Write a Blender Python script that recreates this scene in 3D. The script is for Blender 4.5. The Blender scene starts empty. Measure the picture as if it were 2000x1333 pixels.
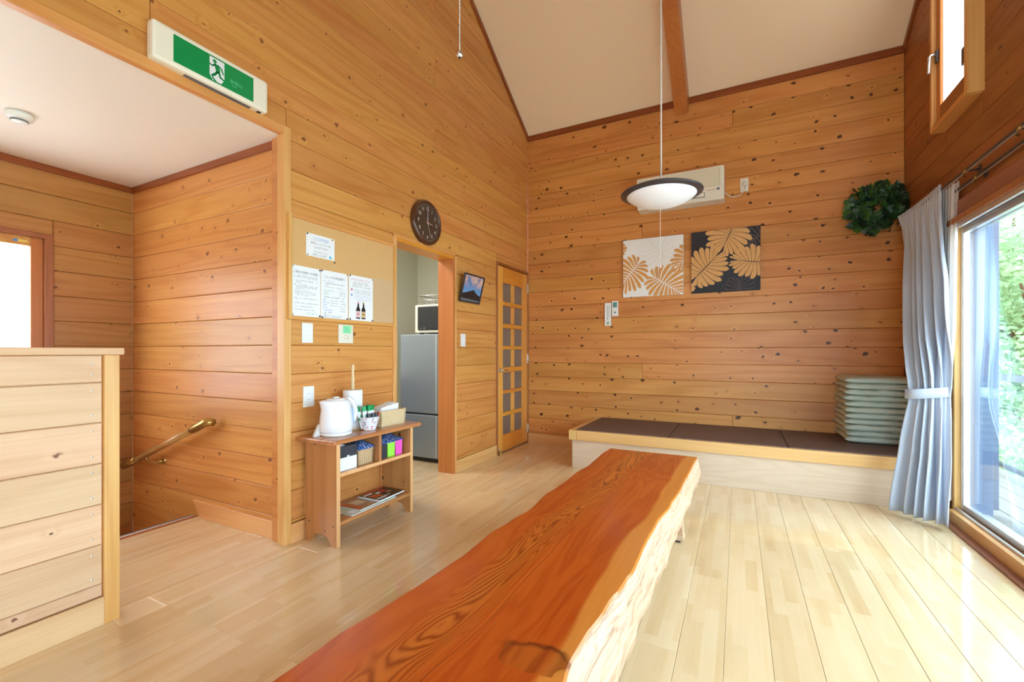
import bpy, bmesh, math, random
from mathutils import Vector, Matrix
random.seed(7)
PI = math.pi
SC = bpy.context.scene
COL = SC.collection

# ------------------------------------------------------------------ camera
cam_data = bpy.data.cameras.new('camera')
cam = bpy.data.objects.new('camera', cam_data)
COL.objects.link(cam)
cam_data.sensor_fit = 'HORIZONTAL'
cam_data.sensor_width = 36.0
cam_data.lens = 36.0 * 866.0 / 2000.0
cam_data.shift_y = 20.5 / 2000.0
cam_data.clip_start = 0.05
cam.location = (2.150, -4.606, 1.035)
cam.rotation_euler = (math.radians(90), 0.0, math.radians(27.06))
SC.camera = cam

# ------------------------------------------------------------------ world, light, exposure
SC.view_settings.view_transform = 'Standard'
SC.view_settings.look = 'None'
SC.view_settings.exposure = 0.66
SC.view_settings.gamma = 1.0
SC.view_settings.use_curve_mapping = False
world = bpy.data.worlds.new('world')
SC.world = world
world.use_nodes = True
wn = world.node_tree.nodes
bg = wn['Background']
bg.inputs[0].default_value = (0.86, 0.94, 1.0, 1)
bg.inputs[1].default_value = 7.6
try:
    SC.cycles.max_bounces = 10
    SC.cycles.diffuse_bounces = 6
    SC.cycles.transparent_max_bounces = 12
    SC.cycles.use_denoising = True
    SC.cycles.sample_clamp_indirect = 12
except Exception:
    pass

def sun():
    d = bpy.data.lights.new('sun', 'SUN')
    d.energy = 5.0
    d.angle = 0.01
    d.color = (1.0, 0.95, 0.86)
    o = bpy.data.objects.new('sun', d)
    COL.objects.link(o)
    o.rotation_euler = Vector((0.15, -0.75, -0.95)).to_track_quat('-Z', 'Y').to_euler()
    o.location = (0, 8, 10)
sun()

def portal(loc, direction, w, h):
    d = bpy.data.lights.new('daylight', 'AREA')
    d.shape = 'RECTANGLE'; d.size = w; d.size_y = h
    o = bpy.data.objects.new('daylight', d)
    COL.objects.link(o)
    o.location = loc
    o.rotation_euler = Vector(direction).to_track_quat('-Z', 'Z').to_euler()
    d.cycles.is_portal = True
    return o
portal((3.47, -2.45, 0.95), (-1, 0, 0), 3.0, 1.75)
portal((3.47, -1.04, 3.12), (-1, 0, 0), 0.48, 1.28)
portal((3.47, -5.35, 1.1), (-1, 0, 0), 1.5, 1.9)
portal((2.25, -6.60, 1.15), (0, 1, 0), 1.6, 2.1)
portal((-1.85, -3.95, 1.2), (1, 0, 0), 0.9, 1.0)

# ------------------------------------------------------------------ node helpers
class NT:
    def __init__(s, name):
        s.m = bpy.data.materials.new(name); s.m.use_nodes = True
        s.t = s.m.node_tree; s.n = s.t.nodes; s.l = s.t.links
        s.b = s.n['Principled BSDF']
    def node(s, typ, **kw):
        n = s.n.new(typ)
        for k, v in kw.items(): setattr(n, k, v)
        return n
    def set(s, sock, v):
        if hasattr(v, 'is_output'): s.l.new(v, sock)
        elif v is not None: sock.default_value = v
    def math(s, op, a, b=None, c=None, clamp=False):
        n = s.node('ShaderNodeMath', operation=op); n.use_clamp = clamp
        s.set(n.inputs[0], a)
        if b is not None: s.set(n.inputs[1], b)
        if c is not None: s.set(n.inputs[2], c)
        return n.outputs[0]
    def vmul(s, a, b):
        n = s.node('ShaderNodeVectorMath', operation='MULTIPLY'); s.set(n.inputs[0], a); s.set(n.inputs[1], b)
        return n.outputs[0]
    def vadd(s, a, b):
        n = s.node('ShaderNodeVectorMath', operation='ADD'); s.set(n.inputs[0], a); s.set(n.inputs[1], b)
        return n.outputs[0]
    def noise(s, v, scale=1, detail=2, rough=0.5, dist=0):
        n = s.node('ShaderNodeTexNoise'); s.set(n.inputs['Vector'], v)
        n.inputs['Scale'].default_value = scale; n.inputs['Detail'].default_value = detail
        n.inputs['Roughness'].default_value = rough; n.inputs['Distortion'].default_value = dist
        return n.outputs[0]
    def mix(s, f, a, b, mode='MIX'):
        n = s.node('ShaderNodeMix', data_type='RGBA', blend_type=mode)
        s.set(n.inputs[0], f); s.set(n.inputs[6], c4(a)); s.set(n.inputs[7], c4(b))
        return n.outputs[2]
    def ramp(s, f, stops):
        n = s.node('ShaderNodeValToRGB'); s.set(n.inputs[0], f)
        e = n.color_ramp.elements
        while len(e) < len(stops): e.new(0.5)
        for q, (p, c) in zip(e, stops): q.position = p; q.color = c4(c)
        return n.outputs[0]
    def bump(s, h, dist=0.002, strength=0.4):
        n = s.node('ShaderNodeBump'); s.set(n.inputs['Height'], h)
        n.inputs['Distance'].default_value = dist; n.inputs['Strength'].default_value = strength
        s.l.new(n.outputs[0], s.b.inputs['Normal'])
    def objco(s):
        return s.node('ShaderNodeTexCoord').outputs['Object']
    def rnd(s):
        return s.node('ShaderNodeObjectInfo').outputs['Random']

def c4(c):
    if hasattr(c, 'is_output'): return c
    return (c[0], c[1], c[2], 1.0)
def srgb(r, g, b):
    f = lambda v: (v / 255 / 12.92) if v / 255 <= 0.04045 else ((v / 255 + 0.055) / 1.055) ** 2.4
    return (f(r), f(g), f(b))

def plain(name, col, rough=0.5, metal=0.0, spec=0.5, coat=0.0, trans=0.0, noise=0.0, nscale=40, bump=0.0):
    t = NT(name); b = t.b
    b.inputs['Base Color'].default_value = c4(col)
    b.inputs['Roughness'].default_value = rough
    b.inputs['Metallic'].default_value = metal
    b.inputs['Specular IOR Level'].default_value = spec
    b.inputs['Coat Weight'].default_value = coat
    b.inputs['Transmission Weight'].default_value = trans
    if noise or bump:
        v = t.noise(t.objco(), nscale, 3)
        if noise:
            t.l.new(t.mix(v, [c * (1 - noise) for c in col], [min(1, c * (1 + noise)) for c in col]), b.inputs['Base Color'])
        if bump: t.bump(v, bump, 0.5)
    return t.m

def wood(name, dark, light, axis='x', knots=0.0, rough=0.4, coat=0.0, ring=0.35, vary=0.18, fine=0.26,
         knotcol=(0.10, 0.030, 0.012), contour=8.0, spec=0.35, scale=1.0, knotsize=0.11, broadk=0.9):
    """sawn wood: contour grain along one local axis, fine fibre, knots, a tone of its own for each object"""
    t = NT(name); co = t.objco(); r = t.rnd()
    if axis != 'x':
        sp = t.node('ShaderNodeSeparateXYZ'); t.l.new(co, sp.inputs[0])
        cb = t.node('ShaderNodeCombineXYZ')
        order = {'y': (1, 0, 2), 'z': (2, 1, 0)}[axis]
        for i, k in enumerate(order): t.l.new(sp.outputs[k], cb.inputs[i])
        co = cb.outputs[0]
    cb = t.node('ShaderNodeCombineXYZ')
    t.l.new(t.math('MULTIPLY', r, 53.0), cb.inputs[0]); t.l.new(t.math('MULTIPLY', r, 17.0), cb.inputs[1]); t.l.new(t.math('MULTIPLY', r, 29.0), cb.inputs[2])
    co = t.vadd(co, cb.outputs[0])
    g = t.noise(t.vmul(co, (0.30 * scale, 3.6 * scale, 3.6 * scale)), 1.0, 2, 0.45)
    kmask = None
    if knots:
        vo = t.node('ShaderNodeTexVoronoi', voronoi_dimensions='2D'); vo.feature = 'F1'
        s2 = t.node('ShaderNodeSeparateXYZ'); t.l.new(co, s2.inputs[0]); c2 = t.node('ShaderNodeCombineXYZ')
        kn = t.math('MULTIPLY_ADD', t.noise(t.vmul(co, (30, 30, 30)), 1.0, 2), 0.034, -0.017)
        t.l.new(t.math('MULTIPLY_ADD', s2.outputs[0], 0.86, kn), c2.inputs[0]); t.l.new(t.math('MULTIPLY_ADD', s2.outputs[2], 1.15, kn), c2.inputs[1])
        t.l.new(c2.outputs[0], vo.inputs['Vector']); vo.inputs['Scale'].default_value = 7.5
        d = vo.outputs['Distance']
        csep = t.node('ShaderNodeSeparateColor'); t.l.new(vo.outputs['Color'], csep.inputs[0])
        keep = t.math('GREATER_THAN', csep.outputs[0], 1.0 - knots)
        size = t.math('MULTIPLY_ADD', t.math('POWER', csep.outputs[1], 2.0), knotsize, 0.045)
        kmask = t.math('MULTIPLY', t.math('SUBTRACT', 1.0, t.math('DIVIDE', d, size), clamp=True), keep)
        halo = t.math('MULTIPLY', t.math('SUBTRACT', 1.0, t.math('DIVIDE', d, 0.30), clamp=True), keep)
        g = t.math('MULTIPLY_ADD', t.math('POWER', halo, 2.0), 0.16, g)
    rings = t.math('POWER', t.math('MULTIPLY_ADD', t.math('SINE', t.math('MULTIPLY', g, contour * 6.283)), 0.5, 0.5), 2.2)
    fib = t.noise(t.vmul(co, (1.8, 110, 110)), 1.0, 4, 0.65)
    broad = t.noise(t.vmul(co, (0.9, 5, 5)), 1.0, 2)
    f = t.math('ADD', t.math('MULTIPLY', rings, ring), t.math('MULTIPLY_ADD', broad, broadk, 0.38 - broadk * 0.5))
    f = t.math('ADD', f, t.math('MULTIPLY_ADD', fib, fine * 3.4, -fine * 1.7))
    col = t.mix(t.math('ADD', f, 0.0, clamp=True), light, dark)
    wnz = t.node('ShaderNodeTexWhiteNoise', noise_dimensions='1D'); t.l.new(t.math('MULTIPLY', r, 917.0), wnz.inputs['W'])
    hv = t.node('ShaderNodeHueSaturation'); t.l.new(col, hv.inputs['Color'])
    t.l.new(t.math('MULTIPLY_ADD', wnz.outputs[0], vary * 2, 1 - vary), hv.inputs['Value'])
    t.l.new(t.math('MULTIPLY_ADD', r, 0.012, 0.494), hv.inputs['Hue'])
    col = hv.outputs[0]
    if kmask is not None:
        kk = t.ramp(kmask, [(0.0, (0, 0, 0)), (0.16, (0.45, 0.45, 0.45)), (0.38, (1, 1, 1))])
        col = t.mix(t.math('MULTIPLY', kk, 0.93), col, knotcol)
    t.l.new(col, t.b.inputs['Base Color'])
    t.b.inputs['Roughness'].default_value = rough
    t.b.inputs['Specular IOR Level'].default_value = spec
    t.b.inputs['Coat Weight'].default_value = coat
    t.b.inputs['Coat Roughness'].default_value = 0.15
    t.bump(t.math('ADD', t.math('MULTIPLY', rings, 0.6), fib), 0.0006, 0.25)
    return t.m

def floor_wood(name):
    """factory floor board: a mosaic of short maple staves, lacquered"""
    t = NT(name); co = t.objco(); r = t.rnd()
    cb = t.node('ShaderNodeCombineXYZ'); t.l.new(t.math('MULTIPLY', r, 91.0), cb.inputs[0])
    co2 = t.vadd(co, cb.outputs[0])
    br = t.node('ShaderNodeTexBrick'); t.l.new(co2, br.inputs['Vector'])
    br.offset = 0.37; br.offset_frequency = 2; br.squash = 1.0
    br.inputs['Color1'].default_value = c4((0, 0, 0)); br.inputs['Color2'].default_value = c4((1, 1, 1))
    br.inputs['Mortar'].default_value = c4((0.5, 0.5, 0.5))
    br.inputs['Scale'].default_value = 1.0; br.inputs['Mortar Size'].default_value = 0.0
    br.inputs['Brick Width'].default_value = 0.31; br.inputs['Row Height'].default_value = 0.0485
    fib = t.noise(t.vmul(co2, (3, 70, 1)), 1.0, 3, 0.6)
    bro = t.noise(t.vmul(co2, (2.0, 9, 1)), 1.0, 2)
    sepc = t.node('ShaderNodeSeparateColor'); t.l.new(br.outputs['Color'], sepc.inputs[0])
    f = t.math('ADD', t.math('MULTIPLY', sepc.outputs[0], 0.34), t.math('MULTIPLY_ADD', bro, 0.6, -0.10))
    f = t.math('ADD', f, t.math('MULTIPLY_ADD', fib, 0.3, -0.15), clamp=True)
    col = t.ramp(f, [(0.0, srgb(231, 207, 168)), (0.45, srgb(221, 191, 146)), (0.8, srgb(207, 170, 120)), (1.0, srgb(192, 149, 98))])
    hv = t.node('ShaderNodeHueSaturation'); t.l.new(col, hv.inputs['Color'])
    t.l.new(t.math('MULTIPLY_ADD', r, 0.10, 0.95), hv.inputs['Value'])
    t.l.new(hv.outputs[0], t.b.inputs['Base Color'])
    t.b.inputs['Roughness'].default_value = 0.13
    t.b.inputs['Specular IOR Level'].default_value = 0.5
    t.b.inputs['Coat Weight'].default_value = 0.45
    t.b.inputs['Coat Roughness'].default_value = 0.08
    return t.m

def glass_mat(name, tint=(1, 1, 1), refl=1.0, rough=0.0, opac=0.0, opcol=(0.9, 0.95, 1.0)):
    """pane: clear transmission with Fresnel reflection (no refraction offset, as a thin sheet)"""
    t = NT(name)
    out = t.n['Material Output']
    tr = t.node('ShaderNodeBsdfTransparent'); tr.inputs[0].default_value = c4(tint)
    gl = t.node('ShaderNodeBsdfGlossy'); gl.inputs['Roughness'].default_value = rough
    gl.inputs[0].default_value = (1, 1, 1, 1)
    lw = t.node('ShaderNodeLayerWeight'); lw.inputs[0].default_value = 0.5
    sch = t.math('MULTIPLY_ADD', t.math('POWER', lw.outputs['Facing'], 5.0), 0.96, 0.04)
    src = tr.outputs[0]
    if opac:
        df = t.node('ShaderNodeBsdfTranslucent'); df.inputs[0].default_value = c4(opcol)
        df2 = t.node('ShaderNodeBsdfDiffuse'); df2.inputs[0].default_value = c4(opcol)
        mm = t.node('ShaderNodeMixShader'); mm.inputs[0].default_value = 0.3
        t.l.new(df.outputs[0], mm.inputs[1]); t.l.new(df2.outputs[0], mm.inputs[2])
        m0 = t.node('ShaderNodeMixShader'); m0.inputs[0].default_value = opac
        t.l.new(tr.outputs[0], m0.inputs[1]); t.l.new(mm.outputs[0], m0.inputs[2]); src = m0.outputs[0]
    mx = t.node('ShaderNodeMixShader')
    t.l.new(t.math('MULTIPLY', sch, refl, clamp=True), mx.inputs[0])
    t.l.new(src, mx.inputs[1]); t.l.new(gl.outputs[0], mx.inputs[2])
    t.l.new(mx.outputs[0], out.inputs['Surface'])
    return t.m

# ------------------------------------------------------------------ materials
PINE_D, PINE_L = srgb(178, 104, 50), srgb(222, 156, 92)
M = {}
M['pine'] = wood('pine_left', srgb(186, 112, 44), srgb(224, 164, 92), knots=0.34, ring=0.24, vary=0.05, rough=0.38, coat=0.05, knotcol=srgb(128, 74, 40), contour=11, broadk=0.55, knotsize=0.07)
M['cedar'] = wood('cedar_back', srgb(182, 110, 48), srgb(220, 156, 86), knots=0.62, ring=0.26, vary=0.10, broadk=0.7, rough=0.40, coat=0.05, knotcol=srgb(66, 28, 12))
M['pine_shaded'] = wood('pine_hall_shaded', srgb(158, 100, 44), srgb(196, 142, 80), knots=0.34, ring=0.24, vary=0.05, rough=0.36, coat=0.12, knotcol=srgb(110, 62, 34), contour=11, broadk=0.55, knotsize=0.07)  # left-wall pine darkened: dimness of the hall is put into its colour
M['cedar_shaded'] = wood('cedar_right_shaded', srgb(138, 78, 36), srgb(172, 108, 58), knots=0.3, ring=0.36, vary=0.10, rough=0.42, knotcol=srgb(84, 42, 26))  # darker than the back-wall cedar: the right wall's shade is in the colour
M['lowpine'] = wood('pine_partition', srgb(204, 158, 116), srgb(230, 194, 156), knots=0.16, broadk=.6, knotsize=.06, ring=0.25, vary=0.06, rough=0.45, knotcol=srgb(120, 75, 55))
M['trim'] = wood('trim_pine', srgb(206, 144, 74), srgb(234, 186, 116), axis='z', ring=0.3, vary=0.05, rough=0.35, contour=14)
M['trim_x'] = wood('trim_pine_long', srgb(200, 132, 64), srgb(226, 168, 98), axis='x', ring=0.3, vary=0.05, rough=0.35, contour=14)
M['trim_y'] = wood('trim_pine_deep', srgb(200, 132, 64), srgb(226, 168, 98), axis='y', ring=0.3, vary=0.05, rough=0.35, contour=14)
M['base_y'] = wood('baseboard_deep', srgb(214, 150, 84), srgb(236, 186, 122), axis='y', ring=0.3, vary=0.04, rough=0.3, contour=10)
M['lowpine_y'] = wood('partition_trim', srgb(208, 160, 112), srgb(234, 198, 150), axis='y', ring=0.3, vary=0.04, rough=0.4)
M['dark_y'] = wood('trim_dark_deep', srgb(128, 66, 28), srgb(158, 88, 42), axis='y', ring=0.3, vary=0.05, rough=0.35, contour=12)
M['trim_dark'] = wood('trim_dark', srgb(128, 66, 28), srgb(158, 88, 42), axis='x', ring=0.3, vary=0.05, rough=0.35, contour=12)
M['sash_dark'] = wood('sash_rail_wood', srgb(150, 88, 44), srgb(176, 108, 60), axis='y', ring=0.25, vary=0.03, rough=0.35)
M['casing'] = wood('casing_red', srgb(150, 88, 52), srgb(178, 112, 72), axis='z', ring=0.3, vary=0.05, rough=0.35, contour=12)
M['base'] = wood('baseboard_wood', srgb(214, 150, 84), srgb(236, 182, 118), axis='x', ring=0.3, vary=0.04, rough=0.3, contour=10)
M['door'] = wood('door_wood', srgb(214, 140, 54), srgb(232, 168, 84), axis='z', ring=0.25, vary=0.05, rough=0.3, contour=14)
M['door_x'] = wood('door_rail_wood', srgb(208, 128, 38), srgb(224, 150, 58), axis='y', ring=0.25, vary=0.05, rough=0.3, contour=14)
M['jamb'] = wood('jamb_wood', srgb(178, 104, 48), srgb(204, 130, 66), axis='z', ring=0.25, vary=0.04, rough=0.35, contour=12)
M['floor'] = floor_wood('maple_floor'); M['floor_y'] = wood('maple_edge', srgb(212, 174, 122), srgb(236, 208, 164), axis='y', ring=.1, vary=.02, rough=.16)
M['shelf'] = wood('shelf_pine', srgb(164, 102, 56), srgb(204, 142, 88), axis='z', knots=0.25, ring=0.35, vary=0.05, rough=0.32, coat=0.2, knotcol=srgb(90, 40, 20))
M['shelf_y'] = wood('shelf_pine_flat', srgb(170, 106, 58), srgb(208, 146, 92), axis='y', ring=0.35, vary=0.04, rough=0.25, coat=0.3)
M['edge'] = wood('shelf_edge', srgb(214, 154, 98), srgb(234, 182, 126), axis='z', ring=0.3, vary=0.03, rough=0.35)
M['bench_edge'] = wood('bench_edge_wood', srgb(206, 158, 92), srgb(226, 184, 122), axis='x', ring=0.22, vary=0.03, rough=0.35, contour=16)
M['bench_panel'] = wood('bench_panel_wood', srgb(196, 170, 140), srgb(216, 194, 166), axis='x', ring=0.25, vary=0.03, rough=0.4, contour=22)
M['white'] = plain('white_plastic', (0.80, 0.80, 0.76), 0.35)
M['cream'] = plain('cream_plastic', (0.80, 0.74, 0.60), 0.4)
M['kettle'] = plain('kettle_white', (0.86, 0.87, 0.90), 0.2, coat=0.5)
M['paper'] = plain('paper_white', (0.85, 0.86, 0.86), 0.6)
M['ink'] = plain('ink_dark', (0.03, 0.03, 0.035), 0.6)
M['ink_soft'] = plain('ink_grey', (0.16, 0.17, 0.19), 0.6)
M['ink_blue'] = plain('ink_blue', (0.12, 0.30, 0.62), 0.6)
M['ink_pale'] = plain('ink_pale_blue', (0.30, 0.45, 0.68), 0.6)
M['ink_green'] = plain('ink_green', (0.18, 0.52, 0.30), 0.6)
M['ink_red'] = plain('ink_pink', (0.70, 0.18, 0.34), 0.6)
M['aqua'] = plain('ink_aqua', (0.08, 0.55, 0.80), 0.5)
M['yellow'] = plain('yellow_plastic', (0.85, 0.62, 0.12), 0.45)
M['pin'] = plain('pin_dark', (0.06, 0.05, 0.045), 0.3, metal=0.4)
M['pin_w'] = plain('pin_clear', (0.5, 0.52, 0.52), 0.25)
M['green_sign'] = plain('sign_green', srgb(0, 142, 74), 0.3)
M['sign_white'] = plain('sign_white', (0.85, 0.87, 0.88), 0.35)
M['sign_aqua'] = plain('sign_pale_green', srgb(120, 215, 180), 0.4)
M['sign_case'] = plain('sign_case', srgb(244, 238, 218), 0.35)
M['black'] = plain('black_plastic', (0.018, 0.018, 0.02), 0.3)
M['steel'] = plain('brushed_steel', (0.62, 0.62, 0.60), 0.28, metal=1.0)
M['alu'] = plain('aluminium', (0.72, 0.74, 0.77), 0.32, metal=0.85)
M['brass'] = plain('brass', srgb(190, 158, 92), 0.3, metal=0.85)
M['cork'] = plain('cork', srgb(214, 170, 110), 0.8, noise=0.12, nscale=160, bump=0.0008)
M['ceil_hall'] = plain('hall_ceiling_paper', srgb(238, 230, 214), 0.5, spec=0.3, noise=0.015, nscale=220, bump=0.0004)
M['ceil'] = plain('ceiling_paper', srgb(246, 222, 186), 0.42, spec=0.4, noise=0.015, nscale=220, bump=0.0004)
M['kwall'] = plain('kitchen_paper', srgb(214, 214, 200), 0.6, noise=0.03, nscale=60, bump=0.0004)
M['glass'] = glass_mat('haze_tint_glass', (0.82, 0.92, 0.97), 1.5)  # bluish tint stands in for the hazy veil over the view outside
M['frost'] = glass_mat('frosted_glass', (1, 1, 1), 0.5, 0.2, 0.75, (0.95, 0.98, 1.0))
M['pane'] = plain('dark_pane', srgb(120, 104, 92), 0.12, spec=0.6)
def cloth_mat(name, col, tl):
    t = NT(name); out = t.n['Material Output']
    tr = t.node('ShaderNodeBsdfTranslucent'); tr.inputs[0].default_value = c4(col); t.b.inputs['Base Color'].default_value = c4(col); t.b.inputs['Roughness'].default_value = 0.85
    m = t.node('ShaderNodeMixShader'); m.inputs[0].default_value = tl
    t.l.new(t.b.outputs[0], m.inputs[1]); t.l.new(tr.outputs[0], m.inputs[2]); t.l.new(m.outputs[0], out.inputs['Surface'])
    return t.m
M['curtain'] = cloth_mat('curtain_cloth', (0.62, 0.67, 0.76), 0.28)
M['sheer'] = cloth_mat('sheer_cloth', (0.84, 0.80, 0.77), 0.4)
M['cushion'] = plain('cushion_cloth', srgb(188, 197, 182), 0.5, noise=0.16, nscale=26, bump=0.003)
M['lamp_rim'] = plain('lamp_rim', srgb(70, 62, 64), 0.35, metal=0.3)
M['lamp_dome'] = plain('lamp_dome', (0.88, 0.87, 0.89), 0.4)
M['cordw'] = plain('cord_white', (0.72, 0.68, 0.60), 0.5)
M['clock_rim'] = plain('clock_rim', srgb(82, 46, 26), 0.3, coat=0.4)
M['clock_face'] = plain('clock_face', srgb(72, 54, 40), 0.35)
M['print_white'] = plain('print_white', (0.85, 0.82, 0.74), 0.5)
M['pinkhand'] = plain('hand_pink', srgb(225, 170, 140), 0.4)
M['bluehand'] = plain('hand_blue', srgb(190, 200, 235), 0.4)
M['canvas_w'] = plain('canvas_white', (0.84, 0.82, 0.78), 0.7)
M['canvas_b'] = plain('canvas_black', srgb(28, 26, 32), 0.55)
M['leaf_gold'] = plain('leaf_gold', srgb(214, 160, 96), 0.6, noise=0.12, nscale=30)
M['leaf_tan'] = plain('leaf_tan', srgb(214, 152, 82), 0.6, noise=0.10, nscale=30)
M['line_grey'] = plain('line_grey', srgb(226, 214, 200), 0.6)
M['line_mauve'] = plain('line_mauve', srgb(122, 98, 92), 0.6)
M['ivy'] = plain('ivy_leaf', srgb(38, 72, 30), 0.45, noise=0.35, nscale=18)
M['ivy2'] = plain('ivy_leaf_light', srgb(66, 104, 38), 0.45, noise=0.3, nscale=18)
M['ivy3'] = plain('ivy_leaf_dark', srgb(26, 46, 28), 0.45, noise=0.3, nscale=18)
M['twig'] = plain('twig', srgb(80, 52, 30), 0.7)
M['wicker'] = plain('wicker', srgb(222, 196, 152), 0.6, noise=0.15, nscale=90, bump=0.001)
M['wicker2'] = plain('wicker_brown', srgb(206, 172, 128), 0.6, noise=0.25, nscale=120, bump=0.001)
M['lime'] = plain('lime_plastic', srgb(158, 232, 78), 0.4)
M['pink'] = plain('pink_plastic', srgb(240, 92, 190), 0.4)
M['charcoal'] = plain('charcoal_box', srgb(48, 50, 58), 0.45)
M['shade_red'] = plain('seal_red', srgb(200, 40, 40), 0.5)
M['wine'] = plain('bottle_dark', srgb(26, 24, 28), 0.4)
M['wine_label'] = plain('bottle_label', srgb(226, 200, 190), 0.5)
M['wine_label2'] = plain('bottle_label_tan', srgb(222, 184, 138), 0.5)
M['mag_dark'] = plain('magazine_dark', srgb(46, 32, 30), 0.22)
M['mag_brown'] = plain('magazine_brown', srgb(160, 122, 92), 0.25, noise=0.35, nscale=22)
M['mag_green'] = plain('magazine_green', srgb(196, 206, 176), 0.25, noise=0.1, nscale=20)
M['orange_print'] = plain('print_orange', srgb(190, 84, 50), 0.3)
M['fridge'] = plain('fridge_steel', srgb(150, 158, 168), 0.32, metal=0.55)
M['fridge_dark'] = plain('fridge_side', srgb(92, 96, 100), 0.4)
M['fridge_edge'] = plain('fridge_edge', srgb(205, 208, 208), 0.3, metal=0.3)
M['smoke'] = plain('detector_white', (0.80, 0.82, 0.76), 0.4)
M['deck'] = plain('deck_boards', srgb(98, 98, 100), 0.7, noise=0.1, nscale=8)
M['ground'] = plain('pale_bounce_ground', srgb(206, 202, 192), 0.9, noise=0.1, nscale=6)  # ground made pale to bounce sky light up to the ceiling indoors
M['rail_out'] = plain('balcony_rail', srgb(26, 30, 38), 0.5)
M['house_out'] = plain('outer_plaster', srgb(200, 190, 175), 0.8)
M['sill_red'] = wood('sill_red', srgb(132, 84, 62), srgb(158, 106, 80), axis='y', ring=0.3, vary=0.03, rough=0.35)
M['sill'] = wood('sill_wood', srgb(190, 132, 76), srgb(214, 160, 102), axis='y', ring=0.3, vary=0.03, rough=0.35)
M['stand'] = wood('roll_stand_wood', srgb(222, 190, 146), srgb(238, 212, 172), axis='z', ring=0.2, vary=0.02)
M['shutter'] = plain('shutter_paint', srgb(80, 96, 122), 0.5)
M['rubber'] = plain('rubber_pad', srgb(34, 38, 48), 0.6)
M['tape'] = plain('label_tape_green', srgb(140, 226, 160), 0.5)

def tatami_mat():
    t = NT('tatami_brown'); co = t.objco()
    w = t.node('ShaderNodeTexWave', wave_type='BANDS', bands_direction='X'); t.l.new(co, w.inputs['Vector']); w.inputs['Scale'].default_value = 45
    w2 = t.node('ShaderNodeTexWave', wave_type='BANDS', bands_direction='Y'); t.l.new(co, w2.inputs['Vector']); w2.inputs['Scale'].default_value = 90
    n = t.noise(t.vmul(co, (2, 60, 1)), 1.0, 2)
    f = t.math('MULTIPLY_ADD', w.outputs['Fac'], 0.35, t.math('MULTIPLY', n, 0.6))
    t.l.new(t.mix(f, srgb(74, 54, 47), srgb(122, 94, 81)), t.b.inputs['Base Color'])
    t.b.inputs['Roughness'].default_value = 0.6
    t.bump(t.math('ADD', w.outputs['Fac'], w2.outputs['Fac']), 0.001, 0.5)
    return t.m
M['tatami'] = tatami_mat()

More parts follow.
